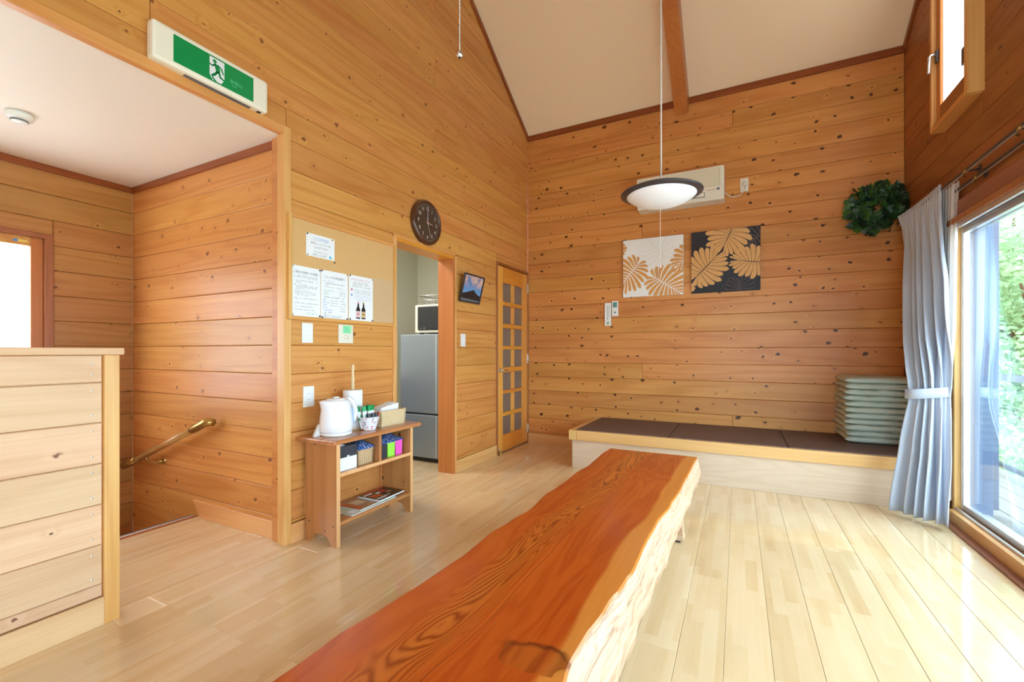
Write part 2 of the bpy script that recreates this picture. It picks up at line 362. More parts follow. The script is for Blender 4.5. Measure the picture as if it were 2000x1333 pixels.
def slab_mat():
    """red-brown heartwood with a paler sapwood strip along +x, wild grain down the middle"""
    t = NT('slab_top'); co = t.objco()
    sp = t.node('ShaderNodeSeparateXYZ'); t.l.new(co, sp.inputs[0])
    x, y = sp.outputs[0], sp.outputs[1]
    wob = t.noise(t.vmul(co, (0.2, 1.6, 0)), 1.0, 2)
    xx = t.math('ADD', x, t.math('MULTIPLY_ADD', wob, 0.10, -0.05))
    # sapwood boundary
    sap = t.math('MULTIPLY_ADD', t.math('SUBTRACT', xx, t.math('MULTIPLY_ADD', y, 0.034, 0.212)), 70.0, 0.5, clamp=True)
    g = t.noise(t.vmul(co, (6.0, 0.85, 1)), 1.0, 3, 0.5, 0.6)
    # wild figure near the pith line
    mid = t.math('SUBTRACT', 1.0, t.math('MULTIPLY', t.math('ABSOLUTE', t.math('ADD', xx, t.math('MULTIPLY_ADD', y, -0.035, 0.075))), 13.0), clamp=True)
    mid = t.math('POWER', mid, 0.6)
    wild = t.noise(t.vmul(co, (7.5, 1.25, 1)), 1.0, 2, 0.45, 0.6)
    wr = t.math('MULTIPLY_ADD', t.math('SINE', t.math('MULTIPLY', wild, 165.0)), 0.5, 0.5)
    fine = t.noise(t.vmul(co, (160, 2.5, 1)), 1.0, 3, 0.6)
    rr = t.math('MULTIPLY_ADD', t.math('SINE', t.math('MULTIPLY', g, 60.0)), 0.5, 0.5)
    f = t.math('ADD', t.math('MULTIPLY', rr, 0.16), t.math('MULTIPLY_ADD', fine, 0.30, 0.02))
    f = t.math('ADD', f, t.math('MULTIPLY_ADD', g, 0.7, -0.28))
    heart = t.ramp(f, [(0.0, srgb(204, 96, 28)), (0.45, srgb(174, 68, 15)), (1.0, srgb(122, 40, 8))])
    figure = t.mix(t.math('POWER', wr, 1.6), srgb(200, 106, 34), srgb(134, 56, 14))
    col = t.mix(t.math('MULTIPLY', mid, 0.85), heart, figure)
    crack = t.math('SUBTRACT', 1.0, t.math('MULTIPLY', t.math('ABSOLUTE', t.math('ADD', t.math('SUBTRACT', xx, 0.012), t.math('MULTIPLY_ADD', y, -0.035, 0.0))), 420.0), clamp=True)
    crack = t.math('MULTIPLY', crack, t.math('GREATER_THAN', t.noise(t.vmul(co, (0.5, 3.0, 1)), 1.0, 2), 0.46))
    col = t.mix(t.math('MULTIPLY', crack, 0.75), col, srgb(92, 44, 24))
    col = t.mix(t.math('MULTIPLY', sap, 0.9), col, t.mix(fine, srgb(222, 144, 62), srgb(206, 122, 44)))
    # healed branch scar near the viewpoint
    ex = t.math('DIVIDE', t.math('SUBTRACT', x, 0.150), 0.085); ey = t.math('DIVIDE', t.math('ADD', y, 0.905), 0.048)
    dd = t.math('SQRT', t.math('ADD', t.math('MULTIPLY', ex, ex), t.math('MULTIPLY', ey, ey)))
    dd = t.math('ADD', dd, t.math('MULTIPLY_ADD', t.noise(t.vmul(co, (14, 14, 1)), 1.0, 3), 1.3, -0.65))
    ring = t.math('SUBTRACT', 1.0, t.math('MULTIPLY', t.math('ABSOLUTE', t.math('SUBTRACT', dd, 0.95)), 4.0), clamp=True)
    ring = t.math('MULTIPLY', ring, t.math('MULTIPLY_ADD', ey, 0.55, 0.35, clamp=True))
    col = t.mix(t.math('MULTIPLY', t.math('LESS_THAN', dd, 0.95), 0.7), col, t.mix(rr, srgb(178, 88, 26), srgb(132, 54, 14)))
    col = t.mix(t.math('MULTIPLY', ring, 0.9), col, srgb(70, 26, 14))
    # knots
    vo = t.node('ShaderNodeTexVoronoi'); t.l.new(t.vmul(co, (1, 0.7, 0)), vo.inputs['Vector']); vo.inputs['Scale'].default_value = 4.3
    cs = t.node('ShaderNodeSeparateColor'); t.l.new(vo.outputs['Color'], cs.inputs[0])
    km = t.math('MULTIPLY', t.math('SUBTRACT', 1.0, t.math('DIVIDE', vo.outputs['Distance'], 0.075), clamp=True), t.math('GREATER_THAN', cs.outputs[0], 0.55))
    col = t.mix(t.math('MULTIPLY', km, 1.3, clamp=True), col, srgb(82, 30, 12))
    t.l.new(col, t.b.inputs['Base Color'])
    t.b.inputs['Roughness'].default_value = 0.24
    t.b.inputs['Specular IOR Level'].default_value = 0.45
    t.b.inputs['Coat Weight'].default_value = 0.25; t.b.inputs['Coat Roughness'].default_value = 0.12
    t.bump(t.math('ADD', wr, fine), 0.0004, 0.2)
    return t.m
M['slab'] = slab_mat()
def bark_mat():
    t = NT('slab_side'); co = t.objco()
    a = t.noise(t.vmul(co, (9, 2.2, 20)), 1.0, 3, 0.55, 0.5)
    b = t.noise(t.vmul(co, (5, 1.2, 60)), 1.0, 3, 0.6, 0.2)
    rr = t.math('MULTIPLY_ADD', t.math('SINE', t.math('MULTIPLY', a, 55.0)), 0.5, 0.5)
    f = t.math('ADD', t.math('MULTIPLY', t.math('POWER', rr, 2.0), 0.40), t.math('MULTIPLY_ADD', b, 1.5, -0.45), clamp=True)
    t.l.new(t.ramp(f, [(0, srgb(208, 182, 154)), (0.55, srgb(194, 158, 124)), (1, srgb(156, 110, 76))]), t.b.inputs['Base Color'])
    t.b.inputs['Roughness'].default_value = 0.45
    t.bump(f, 0.004, 0.35)
    return t.m
M['slab_side'] = bark_mat()

def cloth_pattern(name):
    t = NT(name); co = t.objco()
    w = t.node('ShaderNodeTexWave', wave_type='BANDS', bands_direction='Y'); t.l.new(co, w.inputs['Vector']); w.inputs['Scale'].default_value = 14
    v = t.node('ShaderNodeTexVoronoi'); t.l.new(co, v.inputs['Vector']); v.inputs['Scale'].default_value = 110
    cs = t.node('ShaderNodeSeparateColor'); t.l.new(v.outputs['Color'], cs.inputs[0])
    spots = t.mix(t.math('GREATER_THAN', cs.outputs[0], 0.6), srgb(40, 90, 150), srgb(196, 196, 205))
    t.l.new(t.mix(t.math('GREATER_THAN', w.outputs['Fac'], 0.55), srgb(26, 74, 148), spots), t.b.inputs['Base Color'])
    t.b.inputs['Roughness'].default_value = 0.8
    return t.m
M['bluecloth'] = cloth_pattern('blue_kasuri_cloth')
def speckle():
    t = NT('cup_flower_print'); co = t.objco()
    v = t.node('ShaderNodeTexVoronoi'); t.l.new(co, v.inputs['Vector']); v.inputs['Scale'].default_value = 75
    cs = t.node('ShaderNodeSeparateColor'); t.l.new(v.outputs['Color'], cs.inputs[0])
    near = t.math('LESS_THAN', v.outputs['Distance'], 0.34)
    red = t.math('MULTIPLY', near, t.math('GREATER_THAN', cs.outputs[0], 0.72))
    blu = t.math('MULTIPLY', near, t.math('LESS_THAN', cs.outputs[0], 0.16))
    c = t.mix(red, (0.80, 0.78, 0.80), srgb(216, 50, 80))
    t.l.new(t.mix(blu, c, srgb(90, 100, 150)), t.b.inputs['Base Color'])
    t.b.inputs['Roughness'].default_value = 0.35
    return t.m
M['cup'] = speckle()
def foliage():
    t = NT('tree_leaf')
    out = t.n['Material Output']
    r = t.noise(t.node('ShaderNodeNewGeometry').outputs['Position'], 1.7, 2)
    col = t.mix(r, srgb(112, 150, 112), srgb(190, 214, 164))
    d = t.node('ShaderNodeBsdfDiffuse'); tr = t.node('ShaderNodeBsdfTranslucent'); m = t.node('ShaderNodeMixShader')
    t.l.new(col, d.inputs[0]); t.l.new(col, tr.inputs[0]); m.inputs[0].default_value = 0.45
    t.l.new(d.outputs[0], m.inputs[1]); t.l.new(tr.outputs[0], m.inputs[2]); t.l.new(m.outputs[0], out.inputs['Surface'])
    return t.m
M['foliage'] = foliage()
def sky_print():
    t = NT('photo_print_dusk'); co = t.objco()
    sp = t.node('ShaderNodeSeparateXYZ'); t.l.new(co, sp.inputs[0])
    f = t.math('MULTIPLY_ADD', sp.outputs[2], 4.2, 0.5, clamp=True)
    col = t.ramp(f, [(0.0, srgb(36, 46, 70)), (0.25, srgb(120, 170, 210)), (0.55, srgb(84, 140, 200)), (1.0, srgb(70, 100, 160))])
    n = t.noise(t.vmul(co, (14, 1, 9)), 1.0, 2)
    cl = t.math('MULTIPLY', t.math('MULTIPLY_ADD', n, 4.0, -1.4, clamp=True), t.math('MULTIPLY_ADD', sp.outputs[2], 14.0, 0.1, clamp=True))
    t.l.new(t.mix(cl, col, srgb(236, 190, 160)), t.b.inputs['Base Color'])
    t.b.inputs['Roughness'].default_value = 0.2
    return t.m
M['photo'] = sky_print()

# ------------------------------------------------------------------ object helpers
def link(o, parent=None):
    COL.objects.link(o)
    if parent is not None: o.parent = parent
    return o
def obj(name, bm, mat, parent=None, smooth=False, loc=None, rot=None):
    me = bpy.data.meshes.new(name)
    if smooth:
        for f in bm.faces: f.smooth = True
    bm.to_mesh(me); bm.free()
    for m in (mat if isinstance(mat, (list, tuple)) else [mat]): me.materials.append(M[m] if isinstance(m, str) else m)
    o = bpy.data.objects.new(name, me)
    if loc is not None: o.location = loc
    if rot is not None: o.rotation_euler = rot
    return link(o, parent)
def recentre(o):
    """move the origin of a mesh object to the middle of its mesh (own grain for each piece)"""
    me = o.data
    c = sum((v.co for v in me.vertices), Vector()) / max(1, len(me.vertices))
    me.transform(Matrix.Translation(-c)); o.location = o.location + c
    return o
def tag(o, label, cat, group=None, kind=None):
    o['label'] = label; o['category'] = cat
    if group: o['group'] = group
    if kind: o['kind'] = kind
    return o
def thing(name, label, cat, loc=(0, 0, 0), rotz=0.0, group=None):
    o = bpy.data.objects.new(name, None); o.empty_display_size = 0.1
    COL.objects.link(o); o.location = loc; o.rotation_euler = (0, 0, rotz)
    return tag(o, label, cat, group)
def struct(o, label=None):
    o['kind'] = 'structure'
    if label: o['label'] = label
    return o
def sempty(name, label=None):
    o = bpy.data.objects.new(name, None); COL.objects.link(o)
    return struct(o, label)
def BM(): return bmesh.new()
def bx(bm, x0, x1, y0, y1, z0, z1, bev=0.0, mi=0):
    ret = bmesh.ops.create_cube(bm, size=1.0)
    vs = ret['verts']
    for v in vs:
        v.co = Vector(((x0 + x1) / 2 + v.co.x * abs(x1 - x0), (y0 + y1) / 2 + v.co.y * abs(y1 - y0), (z0 + z1) / 2 + v.co.z * abs(z1 - z0)))
    fs = set(f for v in vs for f in v.link_faces)
    for f in fs: f.material_index = mi
    if bev:
        es = list({e for v in vs for e in v.link_edges})
        r = bmesh.ops.bevel(bm, geom=es, offset=bev, segments=2, profile=0.6, affect='EDGES')
        for f in r['faces']: f.material_index = mi
    return bm
def box(name, x0, x1, y0, y1, z0, z1, mat, parent=None, bev=0.003):
    """box with its own origin at its centre"""
    bm = BM(); hx, hy, hz = abs(x1 - x0) / 2, abs(y1 - y0) / 2, abs(z1 - z0) / 2
    bx(bm, -hx, hx, -hy, hy, -hz, hz, min(bev, hx * .8, hy * .8, hz * .8) if bev else 0)
    return obj(name, bm, mat, parent, loc=((x0 + x1) / 2, (y0 + y1) / 2, (z0 + z1) / 2))
def tube(bm, pts, r, seg=8, cap=True, mi=0):
    pts = [Vector(p) for p in pts]; n = len(pts); rings = []
    prev = None
    for i, p in enumerate(pts):
        d = (pts[min(i + 1, n - 1)] - pts[max(i - 1, 0)]).normalized()
        a = prev if prev is not None else (Vector((0, 0, 1)) if abs(d.z) < 0.9 else Vector((1, 0, 0)))
        u = (a - d * a.dot(d)).normalized(); w = d.cross(u); prev = u
        rr = r[i] if isinstance(r, (list, tuple)) else r
        rings.append([bm.verts.new(p + (u * math.cos(2 * PI * k / seg) + w * math.sin(2 * PI * k / seg)) * rr) for k in range(seg)])
    for i in range(n - 1):
        for k in range(seg):
            f = bm.faces.new((rings[i][k], rings[i][(k + 1) % seg], rings[i + 1][(k + 1) % seg], rings[i + 1][k])); f.material_index = mi; f.smooth = True
    if cap:
        bm.faces.new(rings[0][::-1]).material_index = mi; bm.faces.new(rings[-1]).material_index = mi
    return bm
def lathe(bm, prof, seg=32, mi=0, sx=1.0, sy=1.0):
    rings = []
    for r, z in prof:
        if r < 1e-6: rings.append([bm.verts.new((0, 0, z))])
        else: rings.append([bm.verts.new((r * sx * math.cos(2 * PI * k / seg), r * sy * math.sin(2 * PI * k / seg), z)) for k in range(seg)])
    for a, b in zip(rings, rings[1:]):
        for k in range(seg):
            k2 = (k + 1) % seg
            if len(a) == 1 and len(b) == 1: continue
            if len(a) == 1: f = bm.faces.new((a[0], b[k2], b[k]))
            elif len(b) == 1: f = bm.faces.new((a[k], a[k2], b[0]))
            else: f = bm.faces.new((a[k], a[k2], b[k2], b[k]))
            f.material_index = mi; f.smooth = True
    bmesh.ops.recalc_face_normals(bm, faces=bm.faces[:])
    return bm
def basis(origin, ex, ez=(0, 0, 1)):
    ex = Vector(ex).normalized(); ez = Vector(ez).normalized(); ey = ez.cross(ex)
    m = Matrix(((ex.x, ey.x, ez.x, origin[0]), (ex.y, ey.y, ez.y, origin[1]), (ex.z, ey.z, ez.z, origin[2]), (0, 0, 0, 1)))
    return m
# --- convex polygon tools for boards
def clip(poly, nx, ny, d):
    """keep nx*u+ny*v<=d"""
    out = []
    for i in range(len(poly)):
        a, b = poly[i], poly[(i + 1) % len(poly)]
        fa, fb = nx * a[0] + ny * a[1] - d, nx * b[0] + ny * b[1] - d
        if fa <= 1e-9: out.append(a)
        if (fa < -1e-9 and fb > 1e-9) or (fa > 1e-9 and fb < -1e-9):
            s = fa / (fa - fb); out.append((a[0] + (b[0] - a[0]) * s, a[1] + (b[1] - a[1]) * s))
    return out
def area(p): return 0.5 * sum(p[i][0] * p[(i + 1) % len(p)][1] - p[(i + 1) % len(p)][0] * p[i][1] for i in range(len(p)))
def clean(p, e=0.002):
    q = []
    for a in p:
        if not q or (a[0] - q[-1][0]) ** 2 + (a[1] - q[-1][1]) ** 2 > e * e: q.append(a)
    if len(q) > 1 and (q[0][0] - q[-1][0]) ** 2 + (q[0][1] - q[-1][1]) ** 2 <= e * e: q.pop()
    return q
def inset(p, c):
    if area(p) < 0: p = p[::-1]
    q = list(p)
    for i in range(len(p)):
        a, b = p[i], p[(i + 1) % len(p)]
        L = math.hypot(b[0] - a[0], b[1] - a[1])
        if L < 1e-9: continue
        nx, ny = (b[1] - a[1]) / L, -(b[0] - a[0]) / L     # outward for ccw
        q = clip(q, nx, ny, nx * a[0] + ny * a[1] - c)
        if len(q) < 3: return []
    return clean(q, 1e-5)
def rect_pieces(u0, u1, v0, v1, holes):
    """rectangle minus rectangles"""
    rs = [(u0, u1, v0, v1)]
    for a0, a1, b0, b1 in holes:
        nr = []
        for r in rs:
            x0, x1, y0, y1 = r
            if a0 >= x1 or a1 <= x0 or b0 >= y1 or b1 <= y0: nr.append(r); continue
            if a0 > x0: nr.append((x0, a0, y0, y1))
            if a1 < x1: nr.append((a1, x1, y0, y1))
            m0, m1 = max(x0, a0), min(x1, a1)
            if b0 > y0: nr.append((m0, m1, y0, b0))
            if b1 < y1: nr.append((m0, m1, b1, y1))
        rs = nr
    return rs
def prism(bm, poly, t0, t1, ch=0.0):
    """poly in local (x,z); t0 back, t1 front along local y"""
    if area(poly) < 0: poly = poly[::-1]
    s = 1 if t1 > t0 else -1
    rings = [[bm.verts.new((u, t0, v)) for u, v in poly]]
    front = poly
    if ch:
        q = inset(poly, ch)
        if len(q) == len(poly):
            rings.append([bm.verts.new((u, t1 - s * ch, v)) for u, v in poly]); front = q
    rings.append([bm.verts.new((u, t1, v)) for u, v in front])
    n = len(poly)
    for a, b in zip(rings, rings[1:]):
        for i in range(n): bm.faces.new((a[i], a[(i + 1) % n], b[(i + 1) % n], b[i]))
    bm.faces.new(rings[0]); bm.faces.new(rings[-1])
    bmesh.ops.recalc_face_normals(bm, faces=bm.faces[:])
    return bm
def boards(parent, origin, ex, normal, rows, urange, holes, halfplanes, joints, mat, th=0.016, gap=0.0017, ch=0.0034, name='plank', minlen=0.02):
    """one bevelled board per row and stretch; front face lies in the wall plane"""
    m = basis(origin, ex); ey = Vector((m[0][1], m[1][1], m[2][1])); s = 1 if ey.dot(Vector(normal)) > 0 else -1
    out = []
    for ri, (v0, v1) in enumerate(rows):
        cuts = sorted([urange[0], urange[1]] + [j for j in (joints[ri % len(joints)] if joints else []) if urange[0] < j < urange[1]])
        for a, b in zip(cuts, cuts[1:]):
            for (x0, x1, y0, y1) in rect_pieces(a, b, v0, v1, holes):
                p = [(x0 + gap / 2, y0 + gap / 2), (x1 - gap / 2, y0 + gap / 2), (x1 - gap / 2, y1 - gap / 2), (x0 + gap / 2, y1 - gap / 2)]
                if x1 - x0 < minlen or y1 - y0 < 0.012: continue
                for h in halfplanes: p = clip(p, *h)
                p = clean(p)
                if len(p) < 3 or abs(area(p)) < 4e-4: continue
                cu = sum(q[0] for q in p) / len(p); cv = sum(q[1] for q in p) / len(p)
                bm = prism(BM(), [(q[0] - cu, q[1] - cv) for q in p], -s * th, 0.0, ch)
                o = obj(name, bm, mat)
                o.matrix_world = m @ Matrix.Translation((cu, 0, cv))
                o.parent = parent
                out.append(o)
    return out
def backing(name, origin, ex, normal, urange, vrange, holes, halfplanes, t0, t1, mat, parent=None):
    """solid wall behind the boards, with openings; t measured from the wall plane away from the room"""
    m = basis(origin, ex); ey = Vector((m[0][1], m[1][1], m[2][1])); s = 1 if ey.dot(Vector(normal)) > 0 else -1
    bm = BM()
    us = sorted({urange[0], urange[1]} | {h[0] for h in holes} | {h[1] for h in holes})
    us = [u for u in us if urange[0] <= u <= urange[1]]
    for a, b in zip(us, us[1:]):
        for (x0, x1, y0, y1) in rect_pieces(a, b, vrange[0], vrange[1], holes):
            p = [(x0, y0), (x1, y0), (x1, y1), (x0, y1)]
            for h in halfplanes: p = clip(p, *h)
            p = clean(p)
            if len(p) >= 3 and abs(area(p)) > 1e-4: prism(bm, p, -s * t1, -s * t0)
    bm.transform(m); bmesh.ops.recalc_face_normals(bm, faces=bm.faces[:])
    return obj(name, bm, mat, parent)
def flat(bm, poly, t=0.0, mi=0):
    """flat polygon in local (x,z) at y=t"""
    vs = [bm.verts.new((u, t, v)) for u, v in poly]
    f = bm.faces.new(vs); f.material_index = mi
    return f
def fin(bm):
    bmesh.ops.triangulate(bm, faces=[f for f in bm.faces if len(f.verts) > 4]); return bm
def text_mesh(s, size, mat, parent, name='lettering', loc=(0, 0, 0), rot=(PI / 2, 0, 0), align='LEFT', sx=1.0, ext=0.0, shear=0.0):
    c = bpy.data.curves.new('lettering_curve', 'FONT'); c.body = s; c.size = size; c.align_x = align; c.align_y = 'BOTTOM_BASELINE' if False else 'TOP_BASELINE'
    c.resolution_u = 2; c.extrude = ext; c.shear = shear
    o = bpy.data.objects.new('lettering_curve', c); COL.objects.link(o)
    dg = bpy.context.evaluated_depsgraph_get()
    me = bpy.data.meshes.new_from_object(o.evaluated_get(dg))
    bpy.data.objects.remove(o); bpy.data.curves.remove(c)
    me.name = name; me.materials.clear(); me.materials.append(M[mat] if isinstance(mat, str) else mat)
    q = bpy.data.objects.new(name, me); COL.objects.link(q); q.parent = parent
    q.location = loc; q.rotation_euler = rot; q.scale = (sx, 1, 1)
    return q
def circle(cx, cy, r, n=16): return [(cx + r * math.cos(2 * PI * k / n), cy + r * math.sin(2 * PI * k / n)) for k in range(n)]
def stroke(bm, pts, w, t=0.0, mi=0):
    """thick polyline as quads"""
    for a, b in zip(pts, pts[1:]):
        dx, dy = b[0] - a[0], b[1] - a[1]; L = math.hypot(dx, dy)
        if L < 1e-6: continue
        nx, ny = -dy / L * w / 2, dx / L * w / 2; ex, ey = dx / L * w * 0.25, dy / L * w * 0.25
        flat(bm, [(a[0] - ex + nx, a[1] - ey + ny), (a[0] - ex - nx, a[1] - ey - ny), (b[0] + ex - nx, b[1] + ey - ny), (b[0] + ex + nx, b[1] + ey + ny)], t, mi)

# =================================================================== ROOM
W = 3.339            # right wall plane
YF = -6.45           # front wall plane (behind the camera)
SL = 0.607           # roof slope
ZE = 3.484           # ceiling at the back wall
YR = -3.25           # ridge
PITCH = 0.158
Z0 = 3.282
def rowz(z_lo, z_hi):
    k0 = math.floor((z_lo - Z0) / PITCH); rows = []
    while Z0 + k0 * PITCH < z_hi:
        a, b = Z0 + k0 * PITCH, Z0 + (k0 + 1) * PITCH
        rows.append((max(a, z_lo), min(b, z_hi))); k0 += 1
    return [r for r in rows if r[1] - r[0] > 0.012]
# half planes in (y,z): z + SL*y <= ZE  (back slope), z - SL*y <= ZE - 2*SL*YR (front slope)
RAKE = [(SL, 1.0, ZE), (-SL, 1.0, ZE - 2 * SL * YR)]
RIDGE_Z = ZE - SL * YR

# --- floor: boards 145 mm wide running away from the camera
fl = BM(); bx(fl, -0.87, 3.50, YF - .15, 0.12, -0.20, -0.014); bx(fl, -1.70, -0.86, -2.93, 0.12, -0.20, -0.014)
floor = struct(obj('floor', fl, 'bench_panel'))
FX0 = 1.961 - 0.145 * 20
frows = [(FX0 + .145 * i, FX0 + .145 * (i + 1)) for i in range(0, 30)]
def floor_boards():
    for i, (a, b) in enumerate(frows):
        b = min(b, 3.285); a = max(a, -0.868)
        if b - a < 0.02: continue
        ys = (YF, 0.0) if a >= -0.02 else (-3.79, -0.002)
        if a < -.02 < .02 < b: box('floor_board', 0.0, b, YF, -3.7905, -0.014, 0.0, 'floor_y', floor, 0.001)
        off = (i * 0.61) % 1.82
        cuts = [ys[0]] + [y for y in [-7.3 + off + 1.82 * k for k in range(6)] if ys[0] + .05 < y < ys[1] - .05] + [ys[1]]
        spans = list(zip(cuts, cuts[1:]))
        for y0, y1 in spans:
            bm = BM(); hl, hw = (y1 - y0) / 2 - .0003, (b - a) / 2 - .0005
            prism(bm, [(-hl, -hw), (hl, -hw), (hl, hw), (-hl, hw)], -0.014, 0.0, 0.0010)
            # prism builds in (x,z) with y as thickness: turn it flat
            bm.transform(Matrix(((1, 0, 0, 0), (0, 0, 1, 0), (0, 1, 0, 0), (0, 0, 0, 1))))
            bmesh.ops.recalc_face_normals(bm, faces=bm.faces[:])
            o = obj('floor_board', bm, 'floor', floor, loc=((a + b) / 2, (y0 + y1) / 2, 0), rot=(0, 0, PI / 2))
floor_boards()
bm = BM(); bx(bm, -1.72, -0.86, -5.2, -3.0, -2.70, -2.60)  # unseen floor added to block light; dark and deep so the stairwell stays dim
struct(obj('floor', bm, 'jamb'), 'unseen dark floor closing the stairwell against light')
# stair nosing at the edge of the stairwell: wood lip and two metal strips
nos = sempty('trim_1', 'wooden stair lip with pale metal nosing at the stairwell edge')
box('lip', -0.905, -0.868, -3.79, -3.02, -0.04, 0.002, 'casing', nos)
box('nosing_strip', -0.922, -0.905, -3.79, -3.03, -0.045, 0.0, 'white', nos, 0.003); box('nosing_strip', -0.948, -0.924, -3.79, -3.03, -0.045, -0.002, 'ink_soft', nos, 0.003)
box('riser', -0.93, -0.90, -5.4, -3.02, -2.6, -0.045, 'jamb', nos)

# --- left wall (plane x=0), openings: stair hall, kitchen, lattice door
H_STAIR = (-5.6, -3.045, -1.3, 2.205)
H_KIT = (-2.205, -1.485, -0.02, 1.835)
H_DOOR = (-0.735, -0.012, -0.02, 1.925)
LH = [H_STAIR, H_KIT, H_DOOR]
wall_left = struct(backing('wall_left', (0, 0, 0), (0, 1, 0), (1, 0, 0), (YF, 0.12), (-0.1, 5.7), LH, RAKE, 0.017, 0.12, 'cedar'))
lj = [[-1.74, -4.6], [-3.66], [-4.9], [-1.74, -3.9], [-3.66], [-5.2], [-1.74, -4.2]]
LROWS = rowz(0.105, 5.6)
boards(wall_left, (0, 0, 0), (0, 1, 0), (1, 0, 0), LROWS, (YF, 0.0), LH, RAKE, lj, 'pine')

# --- back wall (plane y=0)
BROWS = rowz(0.105, ZE)
wall_back = struct(backing('wall_back', (0, 0, 0), (1, 0, 0), (0, -1, 0), (0.0, W + .12), (-0.1, ZE + .1), [], [], 0.017, 0.12, 'cedar'))
bj = [[], [], [2.1], [], [], [1.28], [], [], []]
boards(wall_back, (0, 0, 0), (1, 0, 0), (0, -1, 0), BROWS, (0.0, W), [], [], bj, 'cedar')

# --- right wall (plane x=W), openings: sliding glass door, high casement, second glazed door behind
H_SLIDE = (-3.95, -0.95, 0.03, 1.815)
H_HIGH = (-1.276, -0.80, 2.486, 3.75)
H_SIDE = (-6.1, -4.6, 0.1, 2.0)
RH = [H_SLIDE, H_HIGH, H_SIDE]
wall_right = struct(backing('wall_right', (W, 0, 0), (0, 1, 0), (-1, 0, 0), (YF, 0.12), (-0.1, 5.7), RH, RAKE, 0.017, 0.12, 'cedar'))
rj = [[-2.4], [-3.3], [-1.9, -4.4], [-2.9]]
boards(wall_right, (W, 0, 0), (0, 1, 0), (-1, 0, 0), rowz(0.105, 5.6), (YF, 0.0), RH, RAKE, rj, 'cedar_shaded')

# --- front wall behind the camera, with a wide window
wall_front = struct(backing('wall_front', (0, YF, 0), (1, 0, 0), (0, 1, 0), (-0.12, W + .12), (-0.1, 3.62), [(1.45, 3.05, 0.1, 2.2)], [], 0.0, 0.14, 'cedar'))
win4 = sempty('window_4', 'wide window in the wall behind the viewpoint')
for x0, x1 in ((1.45, 1.51), (2.22, 2.28), (2.99, 3.05)): box('stile', x0, x1, YF - .10, YF - .04, 0.1, 2.2, 'jamb', win4)
for z0, z1 in ((0.1, 0.16), (2.14, 2.2)): box('rail', 1.51, 2.99, YF - .10, YF - .04, z0, z1, 'trim_x', win4)
box('pane', 1.51, 2.22, YF - .075, YF - .069, 0.16, 2.14, 'glass', win4, 0); box('pane', 2.28, 2.99, YF - .075, YF - .069, 0.16, 2.14, 'glass', win4, 0)

# --- sloped ceiling
def ceil_panel(y0, z0, y1, z1):
    bm = BM(); d = Vector((0, y1 - y0, z1 - z0)); n = Vector((0, -(z1 - z0), (y1 - y0))).normalized()
    if n.z < 0: n = -n
    x0, x1 = -0.12, W + 0.12
    lo = [Vector((x0, y0, z0)), Vector((x1, y0, z0)), Vector((x1, y1, z1)), Vector((x0, y1, z1))]
    hi = [v + n * 0.12 for v in lo]
    a = [bm.verts.new(v) for v in lo]; b = [bm.verts.new(v) for v in hi]
    bm.faces.new(a); bm.faces.new(b)
    for i in range(4): bm.faces.new((a[i], a[(i + 1) % 4], b[(i + 1) % 4], b[i]))
    bmesh.ops.recalc_face_normals(bm, faces=bm.faces[:])
    return bm
bmc = ceil_panel(0.5, ZE - SL * 0.5, YR, RIDGE_Z)
struct(obj('ceiling', bmc, 'ceil'), 'sloping ceiling papered in off white')
bmc = ceil_panel(YR, RIDGE_Z, YF - .5, RIDGE_Z + SL * (YF - .5 - YR))
struct(obj('ceiling', bmc, 'ceil'), 'ceiling slope behind the viewpoint')
def slope_bar(name, x0, x1, ya, yb, drop0, drop1, mat, parent=None):
    """bar lying along the back slope between drops below the ceiling"""
    L = math.hypot(yb - ya, SL * (yb - ya)); bm = BM(); h = (drop1 - drop0) / math.sqrt(1 + SL * SL)
    bx(bm, -L / 2, L / 2, -(x1 - x0) / 2, (x1 - x0) / 2, -h / 2, h / 2, 0.003)
    ymid = (ya + yb) / 2; zmid = ZE - SL * ymid - (drop0 + drop1) / 2
    o = obj(name, bm, mat, parent)
    o.matrix_world = basis(((x0 + x1) / 2, ymid, zmid), (0, -1, SL), (0, SL, 1))
    return o
struct(slope_bar('trim_2', 1.605, 1.725, -0.05, YR, -0.02, 0.245, 'jamb'), 'exposed roof beam down the middle of the ceiling')
struct(slope_bar('trim_3', 0.0, 0.018, -0.02, YR, 0.0, 0.05, 'trim_dark'), 'rake trim above the left wall')
struct(slope_bar('trim_4', W - 0.018, W, -0.02, YR, 0.0, 0.05, 'trim_dark'), 'rake trim above the right wall')
struct(box('trim_5', 0.0, W, -0.022, 0.0, ZE - 0.052, ZE + 0.005, 'trim_dark'), 'eave trim between back wall and ceiling')
# bevel: the beam's lower end dies into the wall
# --- baseboards
def bboard(name, x0, x1, y0, y1, label=None): return struct(box(name, x0, x1, y0, y1, 0.0, 0.105, 'base' if x1 - x0 > .1 else 'base_y', None, 0.002), label)
bboard('baseboard_left', 0.0, 0.012, -3.025, -2.235)
bboard('baseboard_left', 0.0, 0.012, -1.455, -0.75)
bboard('baseboard_back', 0.0, W, -0.012, 0.0)
bboard('baseboard_right', W - 0.012, W, YF, -3.99)

